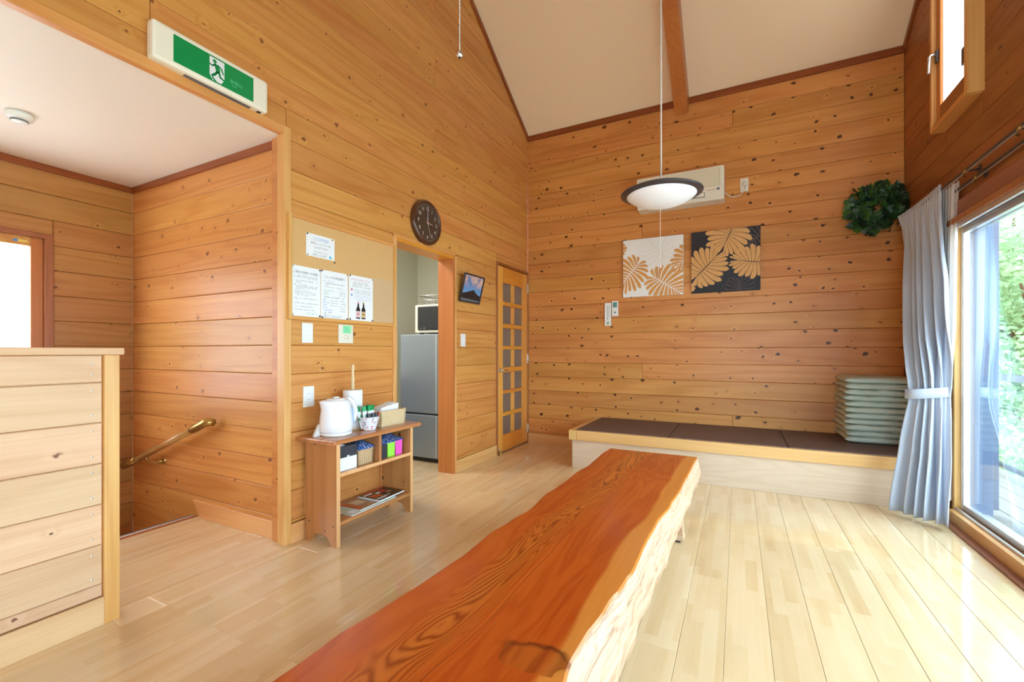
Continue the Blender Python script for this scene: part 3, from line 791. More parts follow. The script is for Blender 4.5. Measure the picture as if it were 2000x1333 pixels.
# --- stair hall beyond the left wall
XH = -1.69
HALL_H = [(-4.9, -3.435, 0.55, 1.765)]
wall_hall = struct(backing('wall_hall_far', (XH, 0, 0), (0, 1, 0), (1, 0, 0), (-5.6, -2.9), (-2.6, 2.35), HALL_H, [], 0.017, 0.12, 'cedar'))
boards(wall_hall, (XH, 0, 0), (0, 1, 0), (1, 0, 0), rowz(-2.2, 2.17), (-5.6, -3.02), HALL_H, [], [[]], 'pine_shaded')
wall_stub = struct(backing('wall_hall_side', (0, -3.02, 0), (1, 0, 0), (0, -1, 0), (XH, -0.017), (-2.6, 2.35), [], [], 0.017, 0.10, 'cedar'))
boards(wall_stub, (0, -3.02, 0), (1, 0, 0), (0, -1, 0), rowz(-2.2, 2.17), (XH, -0.025), [], [], [[], [], [], []], 'pine')
wh = struct(backing('wall_hall_near', (0, -5.5, 0), (1, 0, 0), (0, 1, 0), (XH - .12, 0.0), (-2.6, 2.35), [], [], 0.0, 0.1, 'cedar'))
bm = BM(); bx(bm, XH - .12, -0.01, -5.6, -2.9, 2.197, 2.30)
struct(obj('ceiling', bm, 'ceil_hall'), 'flat ceiling over the stair hall')
struct(box('trim_6', XH, 0.0, -3.035, -3.02, 2.155, 2.197, 'trim_dark'), 'ceiling trim over the side wall of the stair hall')
struct(box('trim_7', XH, XH + 0.015, -5.4, -3.035, 2.155, 2.197, 'dark_y'), 'ceiling trim over the far wall of the stair hall')
# lining of the hall opening
struct(box('trim_8', -0.05, 0.008, -3.064, -3.022, 0.0, 2.235, 'trim'), 'corner post at the end of the left wall')
struct(box('trim_9', -0.03, 0.0075, -5.6, -3.064, 2.19, 2.235, 'trim_y'), 'header board over the stair hall opening')
# hall baseboard with a slanted end
bm = BM(); prism(bm, [(-0.83, 0.0), (-0.05, 0.0), (-0.05, 0.10), (-0.91, 0.10)], 0.0, -0.016, 0.002)
o = obj('baseboard_hall', bm, 'base'); o.matrix_world = basis((0, -3.02, 0), (1, 0, 0)); struct(o)
# stairwell front face below the floor
# --- hall window
w3 = sempty('window_3', 'frosted sliding window in the stair hall')
for (n, y0, y1, z0, z1, x0, x1, mt) in (
    ('casing', -3.475, -3.435, 0.51, 1.765, XH - .06, XH + .012, 'casing'), ('casing', -4.9, -3.435, 1.735, 1.765, XH - .06, XH + .010, 'casing'),
    ('casing', -4.9, -3.435, 0.51, 0.56, XH - .06, XH + .02, 'casing'),
    ('sash_stile', -3.53, -3.475, 0.56, 1.735, XH - .05, XH - .015, 'jamb'), ('sash_rail', -4.86, -3.53, 1.68, 1.735, XH - .05, XH - .015, 'trim_x'),
    ('sash_rail', -4.86, -3.53, 0.56, 0.62, XH - .05, XH - .015, 'trim_x'), ('sash_stile', -4.2, -4.15, 0.62, 1.68, XH - .05, XH - .015, 'jamb')):
    box(n, x0, x1, y0, y1, z0, z1, mt, w3)
box('pane', XH - .036, XH - .030, -4.15, -3.53, 0.62, 1.68, 'frost', w3, 0); box('pane', XH - .036, XH - .030, -4.86, -4.2, 0.62, 1.68, 'frost', w3, 0)
stk = box('sticker', XH - .0148, XH - .0138, -3.605, -3.545, 1.697, 1.712, 'yellow', w3, 0); stk['label'] = 'small blue and yellow sticker'
box('sticker', XH - .0137, XH - .0132, -3.605, -3.585, 1.697, 1.712, 'ink_blue', w3, 0)

# --- low partition beside the stairwell
part = BM(); bx(part, -0.10, -0.017, -6.40, -3.80, 0.0, 1.022)
wall_part = struct(obj('wall_partition', part, 'cedar'), 'low board partition beside the stairwell')
prow = [(0.105, 0.152), (0.152, 0.302), (0.302, 0.455), (0.455, 0.61), (0.61, 0.765), (0.765, 0.918), (0.918, 1.022)]
PR = boards(wall_part, (-0.002, 0, 0), (0, 1, 0), (1, 0, 0), prow, (-6.40, -3.812), [], [], [[]], 'lowpine', ch=0.004)
bm = BM()
for (z0, z1) in prow[1:]:
    for zz in (z0 + .03, z1 - .03):
        m4 = Matrix.Translation((-0.0025, -3.845, zz)); bmesh.ops.create_icosphere(bm, subdivisions=1, radius=0.0042, matrix=m4)
nl = obj('nail', bm, 'steel', wall_part); nl['kind'] = 'stuff'
box('cap', -0.118, 0.016, -6.40, -3.752, 1.022, 1.049, 'lowpine_y', wall_part, 0.004)
pp = box('end_post', -0.105, 0.010, -3.812, -3.765, 0.0, 1.022, 'trim', wall_part, 0.003); pp['label'] = 'worn varnished end post of the partition'
box('skirting', -0.002, 0.009, -6.40, -3.812, 0.0, 0.105, 'lowpine_y', wall_part, 0.002)

# --- kitchen beyond the opening
kf = struct(backing('wall_kitchen_far', (-1.59, 0, 0), (0, 1, 0), (1, 0, 0), (-3.0, 0.1), (0, 2.5), [], [], 0.0, 0.1, 'kwall'))
kb = struct(backing('wall_kitchen_back', (0, 0.0, 0), (1, 0, 0), (0, -1, 0), (-1.6, -0.12), (0, 2.5), [], [], 0.0, 0.1, 'kwall'))
kn = struct(backing('wall_kitchen_near', (0, -2.9, 0), (1, 0, 0), (0, 1, 0), (-1.6, -0.12), (0, 2.5), [], [], 0.0, 0.1, 'kwall'))
bm = BM(); bx(bm, -1.7, -0.12, -3.0, 0.1, 2.40, 2.5); struct(obj('ceiling', bm, 'ceil'), 'kitchen ceiling')
bm = BM(); bx(bm, -0.135, -0.121, -2.9, H_KIT[0], 0, 2.4); bx(bm, -0.135, -0.121, H_KIT[1], 0, 0, 2.4); bx(bm, -0.135, -0.121, H_KIT[0], H_KIT[1], H_KIT[3], 2.4)
struct(obj('wall_kitchen_right', bm, 'kwall'))
kl = bpy.data.lights.new('kitchen_fill', 'AREA'); kl.energy = 20; kl.size = 0.5; kl.color = (0.96, 0.98, 1.0)  # added unseen fill lamp that brightens the kitchen
klo = bpy.data.objects.new('kitchen_fill', kl); COL.objects.link(klo); klo.location = (-0.9, -2.2, 2.38)
# lining of the kitchen opening
ko = sempty('trim_10', 'wooden lining of the kitchen opening')
box('jamb', -0.15, 0.010, -1.500, -1.462, 0.0, 1.855, 'jamb', ko); box('jamb', -0.15, 0.010, -2.232, -2.195, 0.0, 1.855, 'trim', ko)
box('head', -0.15, 0.010, -2.195, -1.500, 1.815, 1.855, 'door_x', ko)
box('architrave', 0.0, 0.014, -1.480, -1.458, 0.0, 1.86, 'trim', ko); box('architrave', 0.0, 0.014, -2.235, -1.458, 1.84, 1.862, 'trim_x', ko)

# --- lattice door
d1 = sempty('door_1', 'glazed lattice door in orange wood at the far corner')
for (n, y0, y1, z0, z1, mt) in (('casing', -0.748, -0.722, 0.0, 1.937, 'casing'), ('casing', -0.024, -0.001, 0.0, 1.937, 'casing'), ('casing', -0.722, -0.024, 1.908, 1.937, 'trim_dark')):
    box(n, -0.10, 0.012, y0, y1, z0, z1, mt, d1)
LX0, LX1 = -0.030, 0.006
cols = [(-0.612, -0.411), (-0.344, -0.150)]
rws = [(1.549, 1.743), (1.323, 1.507), (1.093, 1.276), (.872, 1.056), (.636, .82), (.411, .6), (.18, .369)]
box('stile', LX0, LX1, -0.716, -0.612, 0.012, 1.903, 'door', d1); box('stile', LX0, LX1, -0.150, -0.028, 0.012, 1.903, 'door', d1)
box('rail', LX0, LX1, -0.612, -0.150, 1.743, 1.903, 'door_x', d1); box('rail', LX0, LX1, -0.612, -0.150, 0.012, 0.18, 'door_x', d1)
for (a0, a1), (b0, b1) in zip(rws, rws[1:]): box('muntin', LX0 + .004, LX1 + .006, -0.612, -0.150, b1, a0, 'door_x', d1, 0.010)
for (z0, z1) in rws:
    box('muntin', LX0 + .004, LX1 - .002, -0.411, -0.344, z0, z1, 'door', d1, 0.008)
    for (y0, y1) in cols: box('pane', -0.016, -0.010, y0 - .003, y1 + .003, z0 - .003, z1 + .003, 'pane', d1, 0)
bm = BM(); tube(bm, [(0.006, -0.675, 0.846), (0.035, -0.675, 0.846), (0.042, -0.665, 0.846), (0.042, -0.57, 0.843)], 0.008, 8)
bm2m = Matrix.Translation((0.009, -0.675, 0.846)) @ Matrix.Rotation(PI / 2, 4, 'Y')
bmesh.ops.create_cone(bm, cap_ends=True, segments=20, radius1=0.024, radius2=0.022, depth=0.006, matrix=bm2m)
hd = obj('handle', bm, 'steel', d1); hd['label'] = 'steel lever handle'
for zz in (1.75, 0.955, 0.16):
    bm = BM(); bx(bm, 0.004, 0.016, -0.034, -0.012, zz - .055, zz + .055, 0.003); tube(bm, [(0.016, -0.023, zz - .055), (0.016, -0.023, zz + .055)], 0.005, 8)
    obj('hinge', bm, 'steel', d1)
t = thing('door_stop', 'small brass and rubber door stop at the foot of the lattice door', 'door stop', (0.045, -0.735, 0.0))
bm = BM(); lathe(bm, [(0, 0), (0.018, 0), (0.018, 0.006), (0.010, 0.012), (0.010, 0.03), (0.016, 0.034), (0.016, 0.046), (0, 0.048)], 16); obj('post', bm, 'brass', t)
bm = BM(); tube(bm, [(-0.03, -0.005, 0.075), (0.0, 0.0, 0.05)], 0.004, 8); obj('catch', bm, 'steel', t)

# --- sliding glass door
s1 = sempty('window_1', 'tall sliding glass door in the right wall')
YA, YB = -0.95, -3.95
box('jamb', W - 0.02, W + 0.012, YA - 0.030, YA, 0.0, 1.83, 'trim', s1); box('jamb', W - 0.02, W + 0.012, YB, YB + 0.03, 0.0, 1.83, 'trim', s1)
box('frame_side', W + 0.012, W + 0.026, YA - 0.034, YA, 0.0, 1.83, 'alu', s1); box('outer_reveal', W + 0.026, W + 0.15, YA - 0.036, YA, 0.0, 1.83, 'shutter', s1); box('frame_side', W + 0.012, W + 0.13, YB, YB + 0.034, 0.0, 1.83, 'alu', s1)
box('head', W - 0.045, W + 0.012, YB, YA, 1.800, 1.835, 'casing', s1); box('frame_head', W + 0.012, W + 0.13, YB + .034, YA - .034, 1.775, 1.835, 'alu', s1); box('frame_foot', W + 0.02, W + 0.13, YB + .034, YA - .034, 0.0, .068, 'alu', s1)
box('head_casing', W - 0.03, W + 0.0, YB - .03, YA + .03, 1.835, 1.93, 'sill_red', s1)
box('sill', W - 0.052, W + 0.02, YB, YA - 0.03, 0.0, 0.076, 'sill', s1); box('sill_strip', W - 0.092, W - 0.052, YB, YA - 0.02, 0.0, 0.013, 'sill_red', s1)
for k in range(3): box('track', W - 0.018 + k * .04, W - 0.006 + k * .04, YB + .03, YA - .03, 0.070, 0.088 - k * .004, 'alu', s1, 0.002)
for k in range(3): box('track', W - 0.030 + k * .045, W - 0.012 + k * .045, YB + .03, YA - .03, 1.772 - k * .012, 1.800, 'alu', s1, 0.002)
PW = (YA - .03 - (YB + .03)) / 4
for k in range(4):
    y1 = YA - .03 - PW * k; y0 = y1 - PW; xo = W + (0.028 if k in (0, 3) else 0.060)
    g = BM()
    bx(g, xo - .014, xo + .014, y1 - .022, y1, 0.085, 1.775); bx(g, xo - .014, xo + .014, y0, y0 + .022, 0.085, 1.775)
    bx(g, xo - .014, xo + .014, y0 + .022, y1 - .022, 1.745, 1.775); bx(g, xo - .014, xo + .014, y0 + .022, y1 - .022, 0.085, 0.115)
    obj('sash', g, 'alu', s1)
    box('pane', xo - .003, xo + .003, y0 + .02, y1 - .02, 0.11, 1.75, 'glass', s1, 0)
# --- high casement with a deep projecting casing
s2 = sempty('window_2', 'narrow high casement with a deep wooden casing in the right wall')
cx0 = W - 0.072
box('casing_board', cx0, W + .02, -1.300, -1.262, 2.456, 3.80, 'trim', s2); box('casing_board', cx0, W + .02, -0.800, -0.770, 2.456, 3.80, 'trim', s2)
box('casing_board', cx0, W + .02, -1.262, -0.800, 2.456, 2.486, 'trim_y', s2); box('casing_board', cx0, W + .02, -1.262, -0.800, 3.765, 3.80, 'trim_y', s2)
sx0, sx1 = W - 0.049, W - 0.010
box('sash_stile', sx0, sx1, -1.262, -1.21, 2.486, 3.765, 'jamb', s2); box('sash_stile', sx0, sx1, -0.861, -0.80, 2.486, 3.765, 'jamb', s2)
box('sash_rail', sx0, sx1, -1.21, -0.861, 2.486, 2.60, 'sash_dark', s2); box('sash_rail', sx0, sx1, -1.21, -0.861, 3.70, 3.765, 'sash_dark', s2)
box('pane', W - .034, W - .028, -1.21, -0.861, 2.60, 3.70, 'frost', s2, 0)
box('hinge', W - .064, W - .050, -1.250, -1.205, 2.655, 2.75, 'lamp_rim', s2, 0.002)
bm = BM(); bx(bm, W - .062, W - .050, -0.845, -0.815, 2.89, 2.97, 0.004); obj('latch_plate', bm, 'lamp_rim', s2)
bm = BM(); tube(bm, [(W - .06, -0.83, 2.945), (W - .085, -0.83, 2.945), (W - .092, -0.83, 2.935), (W - .096, -0.83, 2.83)], 0.008, 8); lv = obj('latch_lever', bm, 'alu', s2); lv['label'] = 'pale metal latch lever'
# glazed side door behind the viewpoint
s5 = sempty('window_5', 'glazed door in the right wall behind the viewpoint')
for y0, y1 in ((-6.1, -6.04), (-5.38, -5.32), (-4.66, -4.6)): box('stile', W + .01, W + .06, y0, y1, 0.1, 2.0, 'jamb', s5)
box('rail', W + .01, W + .06, -6.04, -4.66, 0.1, 0.16, 'sill', s5); box('rail', W + .01, W + .06, -6.04, -4.66, 1.94, 2.0, 'sill', s5)
box('pane', W + .03, W + .036, -6.04, -5.38, 0.16, 1.94, 'glass', s5, 0); box('pane', W + .03, W + .036, -5.32, -4.66, 0.16, 1.94, 'glass', s5, 0)
#@@OBJECTS
# =================================================================== FURNITURE
# --- live-edge slab table
def slab_table():
    t = thing('slab_table', 'long low table cut from one red-brown log slab with a pale bark edge', 'table', (1.59, -2.8, 0))
    Lp = [(1.336, -1.50), (1.331, -1.68), (1.340, -2.01), (1.328, -2.19), (1.329, -2.42), (1.323, -2.65), (1.340, -2.85), (1.320, -3.0), (1.309, -3.17), (1.321, -3.34), (1.311, -3.55), (1.296, -3.72), (1.281, -3.85), (1.283, -4.02), (1.29, -4.22)]
    Rp = [(1.912, -1.50), (1.905, -1.81), (1.897, -2.21), (1.882, -2.52), (1.861, -2.77), (1.856, -2.99), (1.860, -3.2), (1.851, -3.29), (1.838, -3.42), (1.826, -3.6), (1.822, -3.68), (1.834, -3.76), (1.85, -4.0), (1.84, -4.22)]
    def ip(P, y):
        for (x0, y0), (x1, y1) in zip(P, P[1:]):
            if y <= y0 + 1e-9 and y >= y1 - 1e-9:
                f = (y - y0) / (y1 - y0); f = f * f * (3 - 2 * f); return x0 + (x1 - x0) * f
        return P[-1][0]
    rr = random.Random(3); bm = BM(); N = 90; rings = []
    def wob():
        q = [rr.uniform(-1, 1) for _ in range(N + 3)]
        return [(q[i] + q[i + 1] + q[i + 2]) / 2 for i in range(N + 1)]
    w1, w2, w3 = wob(), wob(), wob()
    for i in range(N + 1):
        y = -1.50 - 2.72 * i / N
        xl, xr = ip(Lp, y) + .0025 * w1[i], ip(Rp, y) + .002 * w2[i]
        b = 1.932 - .021 * (-1.5 - y) + .006 * w3[i]
        yy = y + 2.8
        sec = [(xl, .345), (xl + .008, .350), (xl + .15, .350), (1.6, .350), (xr - .15, .350), (xr - .006, .350), (xr, .345),
               (max(xr + .012, (xr + b) / 2) + .004 * w1[i], .30), (max(b, xr + .012) + .003 * w2[i], .25), (b - .004, .215), (b - .03, .203),
               (1.6, .200), (xl + .02, .200), (xl - .012 + .004 * w2[i], .25), (xl - .010 + .003 * w3[i], .31)]
        rings.append([bm.verts.new((x - 1.59, yy, z)) for x, z in sec])
    n = len(rings[0])
    for a, b in zip(rings, rings[1:]):
        for k in range(n):
            f = bm.faces.new((a[k], a[(k + 1) % n], b[(k + 1) % n], b[k])); f.material_index = 0 if k < 6 else 1
            f.smooth = k >= 6
    for r in (rings[0], rings[-1]): bm.faces.new(r).material_index = 1
    bmesh.ops.recalc_face_normals(bm, faces=bm.faces[:])
    obj('slab', bm, ['slab', 'slab_side'], t)
    for yl in (-2.018, -3.62):
        bm = BM(); y = yl + 2.8
        prism(bm, [(-.25, .012), (.296, .012), (.278, .201), (-.235, .201)], -.047, .047, .006)
        l = obj('leg', bm, 'slab_side', t, loc=(0, y, 0))
        for x in (-.21, .245): box('pad', x - .035, x + .035, -.04, .04, 0.0, .012, 'rubber', l, 0.002)
slab_table()

# --- bench platform with three tatami mats
def bench():
    t = thing('tatami_bench', 'low pale wood platform bench with three dark tatami mats along the back wall', 'bench', (2.07, -0.43, 0))
    def lb(n, x0, x1, y0, y1, z0, z1, m, bev=.003):
        o = box(n, x0 - 2.07, x1 - 2.07, y0 + .43, y1 + .43, z0, z1, m, t, bev); return o
    lb('front_panel', .83, 3.285, -.845, -.825, 0.0, .252, 'bench_panel'); lb('end_panel', .83, .85, -.825, -.014, 0.0, .252, 'bench_panel')
    lb('front_rail', .875, 3.285, -.866, -.832, .252, .337, 'bench_edge', .004)
    lb('corner_block', .805, .874, -.866, -.832, .252, .337, 'bench_edge', .004)
    lb('end_rail', .805, .862, -.832, -.014, .252, .337, 'bench_edge', .004)
    lb('deck', .862, 3.285, -.832, -.014, .30, .325, 'bench_panel')
    for x0, x1 in ((.864, 1.641), (1.646, 2.470), (2.475, 3.283)):
        lb('tatami_mat', x0, x1, -.830, -.016, .325, .342, 'tatami', .005)
bench()

# --- cushions
def cushion_mesh(seed, sx=.455, sy=.535, h=.05):
    r = random.Random(seed); bm = BM(); n = 18; top = []; bot = []
    ph = [r.uniform(0, 6) for _ in range(6)]
    for j in range(n + 1):
        a, b = [], []
        for i in range(n + 1):
            u, v = i / n * 2 - 1, j / n * 2 - 1
            pin = 1 - .045 * (1 - abs(u * v)) * 0 - .03 * (u * u * (1 - v * v) + v * v * (1 - u * u)) * 0
            x, y = u * sx / 2, v * sy / 2
            x *= 1 - .05 * (1 - v * v) * abs(u) ** 3; y *= 1 - .05 * (1 - u * u) * abs(v) ** 3
            e = max(0, (1 - abs(u) ** 7) * (1 - abs(v) ** 7)) ** .42
            e *= 1 - .45 * (abs(u) * abs(v)) ** 5
            w = .004 * math.sin(7 * u + ph[0]) * math.sin(6 * v + ph[1]) + .0025 * math.sin(17 * u + ph[2] + 3 * v) + .0025 * math.sin(19 * v + ph[3])
            a.append(bm.verts.new((x, y, h / 2 + h / 2 * e * .98 + w * min(1, e * 1.2))))
            if 0 < i < n and 0 < j < n: b.append(bm.verts.new((x, y, h / 2 - h / 2 * e * .98)))
            else: b.append(a[-1])
        top.append(a); bot.append(b)
    for j in range(n):
        for i in range(n):
            bm.faces.new((top[j][i], top[j][i + 1], top[j + 1][i + 1], top[j + 1][i]))
            q = [bot[j][i], bot[j + 1][i], bot[j + 1][i + 1], bot[j][i + 1]]
            q2 = []
            for v in q:
                if v not in q2: q2.append(v)
            if len(q2) > 2:
                try: bm.faces.new(q2)
                except ValueError: pass
    bmesh.ops.recalc_face_normals(bm, faces=bm.faces[:])
    return bm
def cushions():
    n = 11; words = ['bottom', 'second from the bottom', 'third from the bottom', 'fourth from the bottom', 'fifth from the bottom', 'middle', 'fifth from the top', 'fourth from the top', 'third from the top', 'second from the top', 'top']
    r = random.Random(5)
    for k in range(n):
        o = obj('floor_cushion', cushion_mesh(20 + k, h=.051), 'cushion', None, True, loc=(3.092 + r.uniform(-.006, .006), -0.205 + r.uniform(-.012, .012), .342 + k * .0448), rot=(0, 0, r.uniform(-.02, .02)))
        tag(o, ('sage green floor cushion, %s of the stack on the dark bench' % words[k]) if k != 10 else 'uppermost sage green floor cushion of the stack on the bench', 'cushion', 'floor cushions stacked on the bench')
cushions()

# --- curtains
def curtain_sheet(levels, npl, amp_fn, nu=150, fine_fn=None, sharp=.35):
    """levels: (z, [A, mid, B]) control points; pleated sheet between them"""
    bm = BM(); zs = []
    rows = []
    def qb(P, u):
        a, m, b = P; c = m * 2 - (a + b) * .5
        return a * (1 - u) ** 2 + c * 2 * u * (1 - u) + b * u * u
    steps = 44
    ztop, zbot = levels[0][0], levels[-1][0]
    for s in range(steps + 1):
        z = ztop + (zbot - ztop) * s / steps
        for (z0, P0), (z1, P1) in zip(levels, levels[1:]):
            if z <= z0 + 1e-9 and z >= z1 - 1e-9:
                f = (z0 - z) / (z0 - z1); g = f * f * (3 - 2 * f) * .6 + f * .4
                P = [Vector(p).lerp(Vector(q), g) for p, q in zip(P0, P1)]
                break
        amp = amp_fn(z); row = []
        for i in range(nu + 1):
            u = i / nu
            c = qb(P, u); d = qb(P, min(1, u + .01)) - qb(P, max(0, u - .01)); d.normalize()
            nrm = Vector((-d.y, d.x))
            ph = 2 * PI * npl * (u + .022 * math.sin(9 * u + 2)) + .25 * math.sin(3 * z + 4 * u)
            hi = fine_fn(z) if fine_fn else 0.0
            ph2 = 2 * PI * (npl * 3.2) * (u + .008 * math.sin(23 * u))
            o = (1 - hi) * (math.sin(ph) + sharp * math.sin(2 * ph + .6) + .45 * math.sin(.47 * ph + 1.3)) + hi * .8 * math.sin(ph2)
            c = c + nrm * amp * o
            row.append(bm.verts.new((c.x, c.y, z)))
        rows.append(row)
    for a, b in zip(rows, rows[1:]):
        for i in range(nu): bm.faces.new((a[i], a[i + 1], b[i + 1], b[i])).smooth = True
    return bm
def curtains():
    t = thing('curtain', 'pale blue-grey pleated curtain tied back beside the sliding glass door', 'curtain', (3.2, -0.9, 0.02))
    off = Vector((-3.2, .9, -.02))
    V2 = lambda x, y: Vector((x, y))
    lv = [(2.07, [V2(3.240, -.22), V2(3.266, -.58), V2(3.262, -.96)]),
          (1.97, [V2(3.262, -.24), V2(3.262, -.60), V2(3.262, -.97)]),
          (1.45, [V2(3.196, -.60), V2(3.222, -.86), V2(3.292, -1.03)]),
          (0.80, [V2(3.106, -.93), V2(3.180, -1.03), V2(3.276, -1.03)]),
          (0.76, [V2(3.106, -.93), V2(3.180, -1.03), V2(3.276, -1.03)]),
          (0.45, [V2(3.055, -.94), V2(3.160, -1.07), V2(3.250, -1.10)]),
          (0.03, [V2(2.995, -.945), V2(3.130, -1.10), V2(3.235, -1.185)])]
    def amp(z):
        if z > 1.97: return .009
        if z > .8: return .009 + .024 * min(1, (1.97 - z) / .5) * (1 - .55 * max(0, min(1, (1.1 - z) / .3)))
        return .011 + .020 * min(1, (.8 - z) / .5)
    bm = curtain_sheet(lv, 6, amp, 260, lambda z: 1.0 if z > 1.97 else (max(0.0, 1 - (1.97 - z) / .35) * .8 + .08 if z > 1.0 else (.25 if .7 < z < .9 else .05)))
    bm.transform(Matrix.Translation(off))
    o = obj('drape', bm, 'curtain', t, True)
    sm = o.modifiers.new('thickness', 'SOLIDIFY'); sm.thickness = .002
    # gathered header with hooks
    for k in range(9):
        y = -.24 - k * .085
        bm = BM(); bx(bm, 3.276, 3.281, y - .004, y + .004, 1.99, 2.025)
        bm.transform(Matrix.Translation(off)); obj('hook', bm, 'alu', t)
    # tie band
    bm = BM(); pts = []
    N = 40
    for i in range(N):
        a = 2 * PI * i / N; ca, sa = math.cos(a), math.sin(a)
        pts.append((3.190 + .102 * math.copysign(abs(ca) ** .8, ca), -.995 + .066 * math.copysign(abs(sa) ** .8, sa)))
    r0 = [bm.verts.new((x, y, .752 + .012 * (x - 3.19) / .1)) for x, y in pts]; r1 = [bm.verts.new((x, y, .812 + .012 * (x - 3.19) / .1)) for x, y in pts]
    for i in range(N): bm.faces.new((r0[i], r0[(i + 1) % N], r1[(i + 1) % N], r1[i])).smooth = True
    bm.transform(Matrix.Translation(off))
    o = obj('tie_band', bm, 'curtain', t, True); sm = o.modifiers.new('thickness', 'SOLIDIFY'); sm.thickness = .004; sm.offset = 1
    # sheer
    t = thing('sheer_curtain', 'white sheer curtain gathered behind the blue-grey curtain', 'curtain', (3.31, -0.9, 0.1))
    off = Vector((-3.31, .9, -.1))
    lv = [(2.045, [V2(3.300, -.78), V2(3.306, -.92), V2(3.310, -1.075)]), (1.93, [V2(3.304, -.78), V2(3.306, -.92), V2(3.308, -1.06)]),
          (1.2, [V2(3.304, -.78), V2(3.306, -.90), V2(3.306, -1.04)]), (0.80, [V2(3.312, -.78), V2(3.31, -.88), V2(3.300, -.97)]), (0.12, [V2(3.312, -.76), V2(3.31, -.86), V2(3.305, -.97)])]
    bm = curtain_sheet(lv, 7, lambda z: .010, 90); bm.transform(Matrix.Translation(off)); obj('drape', bm, 'sheer', t, True)
curtains()
def rail(name, x, z, label):
    t = thing(name, label, 'curtain rail', (x, -2.0, z))
    bm = BM(); bx(bm, -.006, .006, -1.95, 1.88, -.009, .009, .002); obj('bar', bm, 'lamp_rim', t)
    bm = BM(); bx(bm, -.004, .002, -1.95, 1.88, -.012, -.008); obj('slot', bm, 'alu', t)
    for y in ((.75, .22, -.6, -1.5) if x < 3.3 else (.68, .15, -.67, -1.57)):
        bm = BM(); bx(bm, .004, W - x - .001, y - .009, y + .009, .004, .010); bx(bm, W - x - .008, W - x - .001, y - .016, y + .016, -.02, .03, .002); obj('bracket', bm, 'lamp_rim', t)
    for y in (.70, .16, -.66):
        bm = BM(); tube(bm, [(-.008, y, -.004), (-.004, y + .03, -.008), (.004, y + .06, -.003), (.012, y + .09, -.008), (.03, y + .11, -.006)], .006, 6)
        h = obj('runner', bm, 'brass', t)
rail('curtain_rail', 3.268, 2.036, 'dark front curtain rail above the sliding glass door')
rail('curtain_rail', 3.312, 1.995, 'dark rear curtain rail close to the right wall')

# --- ivy wreath
def wreath():
    t = thing('ivy_wreath', 'dark green ivy wreath hung in the corner above the curtain', 'wreath', (3.135, -0.055, 2.19))
    bm = BM()
    for q in range(3):
        pts = []
        for k in range(25):
            a = 2 * PI * k / 24; R = .135 + .012 * math.sin(3 * a + q * 2)
            pts.append((R * math.cos(a), -.03 + .02 * math.sin(4 * a + q), R * math.sin(a)))
        tube(bm, pts, .006, 6, False)
    obj('twig_ring', bm, 'twig', t)
    meshes = []
    for mname in ('ivy', 'ivy2', 'ivy3'):
        bm = BM()
        half = [(0, -.5), (.16, -.56), (.30, -.44), (.52, -.38), (.40, -.10), (.62, .10), (.32, .18), (.20, .36), (0, .62)]
        spine = [(0, -.5), (0, -.2), (0, .1), (0, .35), (0, .62)]
        c0 = bm.verts.new((0, .02, -.5)); c1 = bm.verts.new((0, .02, 0.0)); c2 = bm.verts.new((0, .0, .62))
        for s in (1, -1):
            vs = [bm.verts.new((s * u, -.10 * u * u - .06 * u - (.08 if abs(v) > .35 else 0), v)) for u, v in half[1:-1]]
            ring = [c0] + vs + [c2]
            for a, b in zip(ring, ring[1:]):
                f = bm.faces.new((c1, a, b)); f.smooth = True
        bmesh.ops.recalc_face_normals(bm, faces=bm.faces[:])
        me = bpy.data.meshes.new('leaf'); bm.to_mesh(me); bm.free(); me.materials.append(M[mname]); meshes.append(me)
    r = random.Random(11)
    for k in range(210):
        a = r.uniform(0, 2 * PI)
        if -1.25 < a - 2 * PI < -.35 and r.random() < .5: a = r.uniform(.2, 4.6)
        rad = .135 + r.gauss(0, .042); rad = max(.03, min(.215, rad))
        o = bpy.data.objects.new('leaf', meshes[r.choices((0, 1, 2), (5, 2, 4))[0]])
        COL.objects.link(o); o.parent = t
        o.location = (rad * math.cos(a), -.02 - r.uniform(0, .075) * (1 - abs(rad - .135) / .12), rad * math.sin(a))
        s = r.uniform(.052, .085); o.scale = (s, s, s)
        o.rotation_euler = (r.gauss(0, .55), r.uniform(0, 2 * PI), r.gauss(0, .55))
wreath()

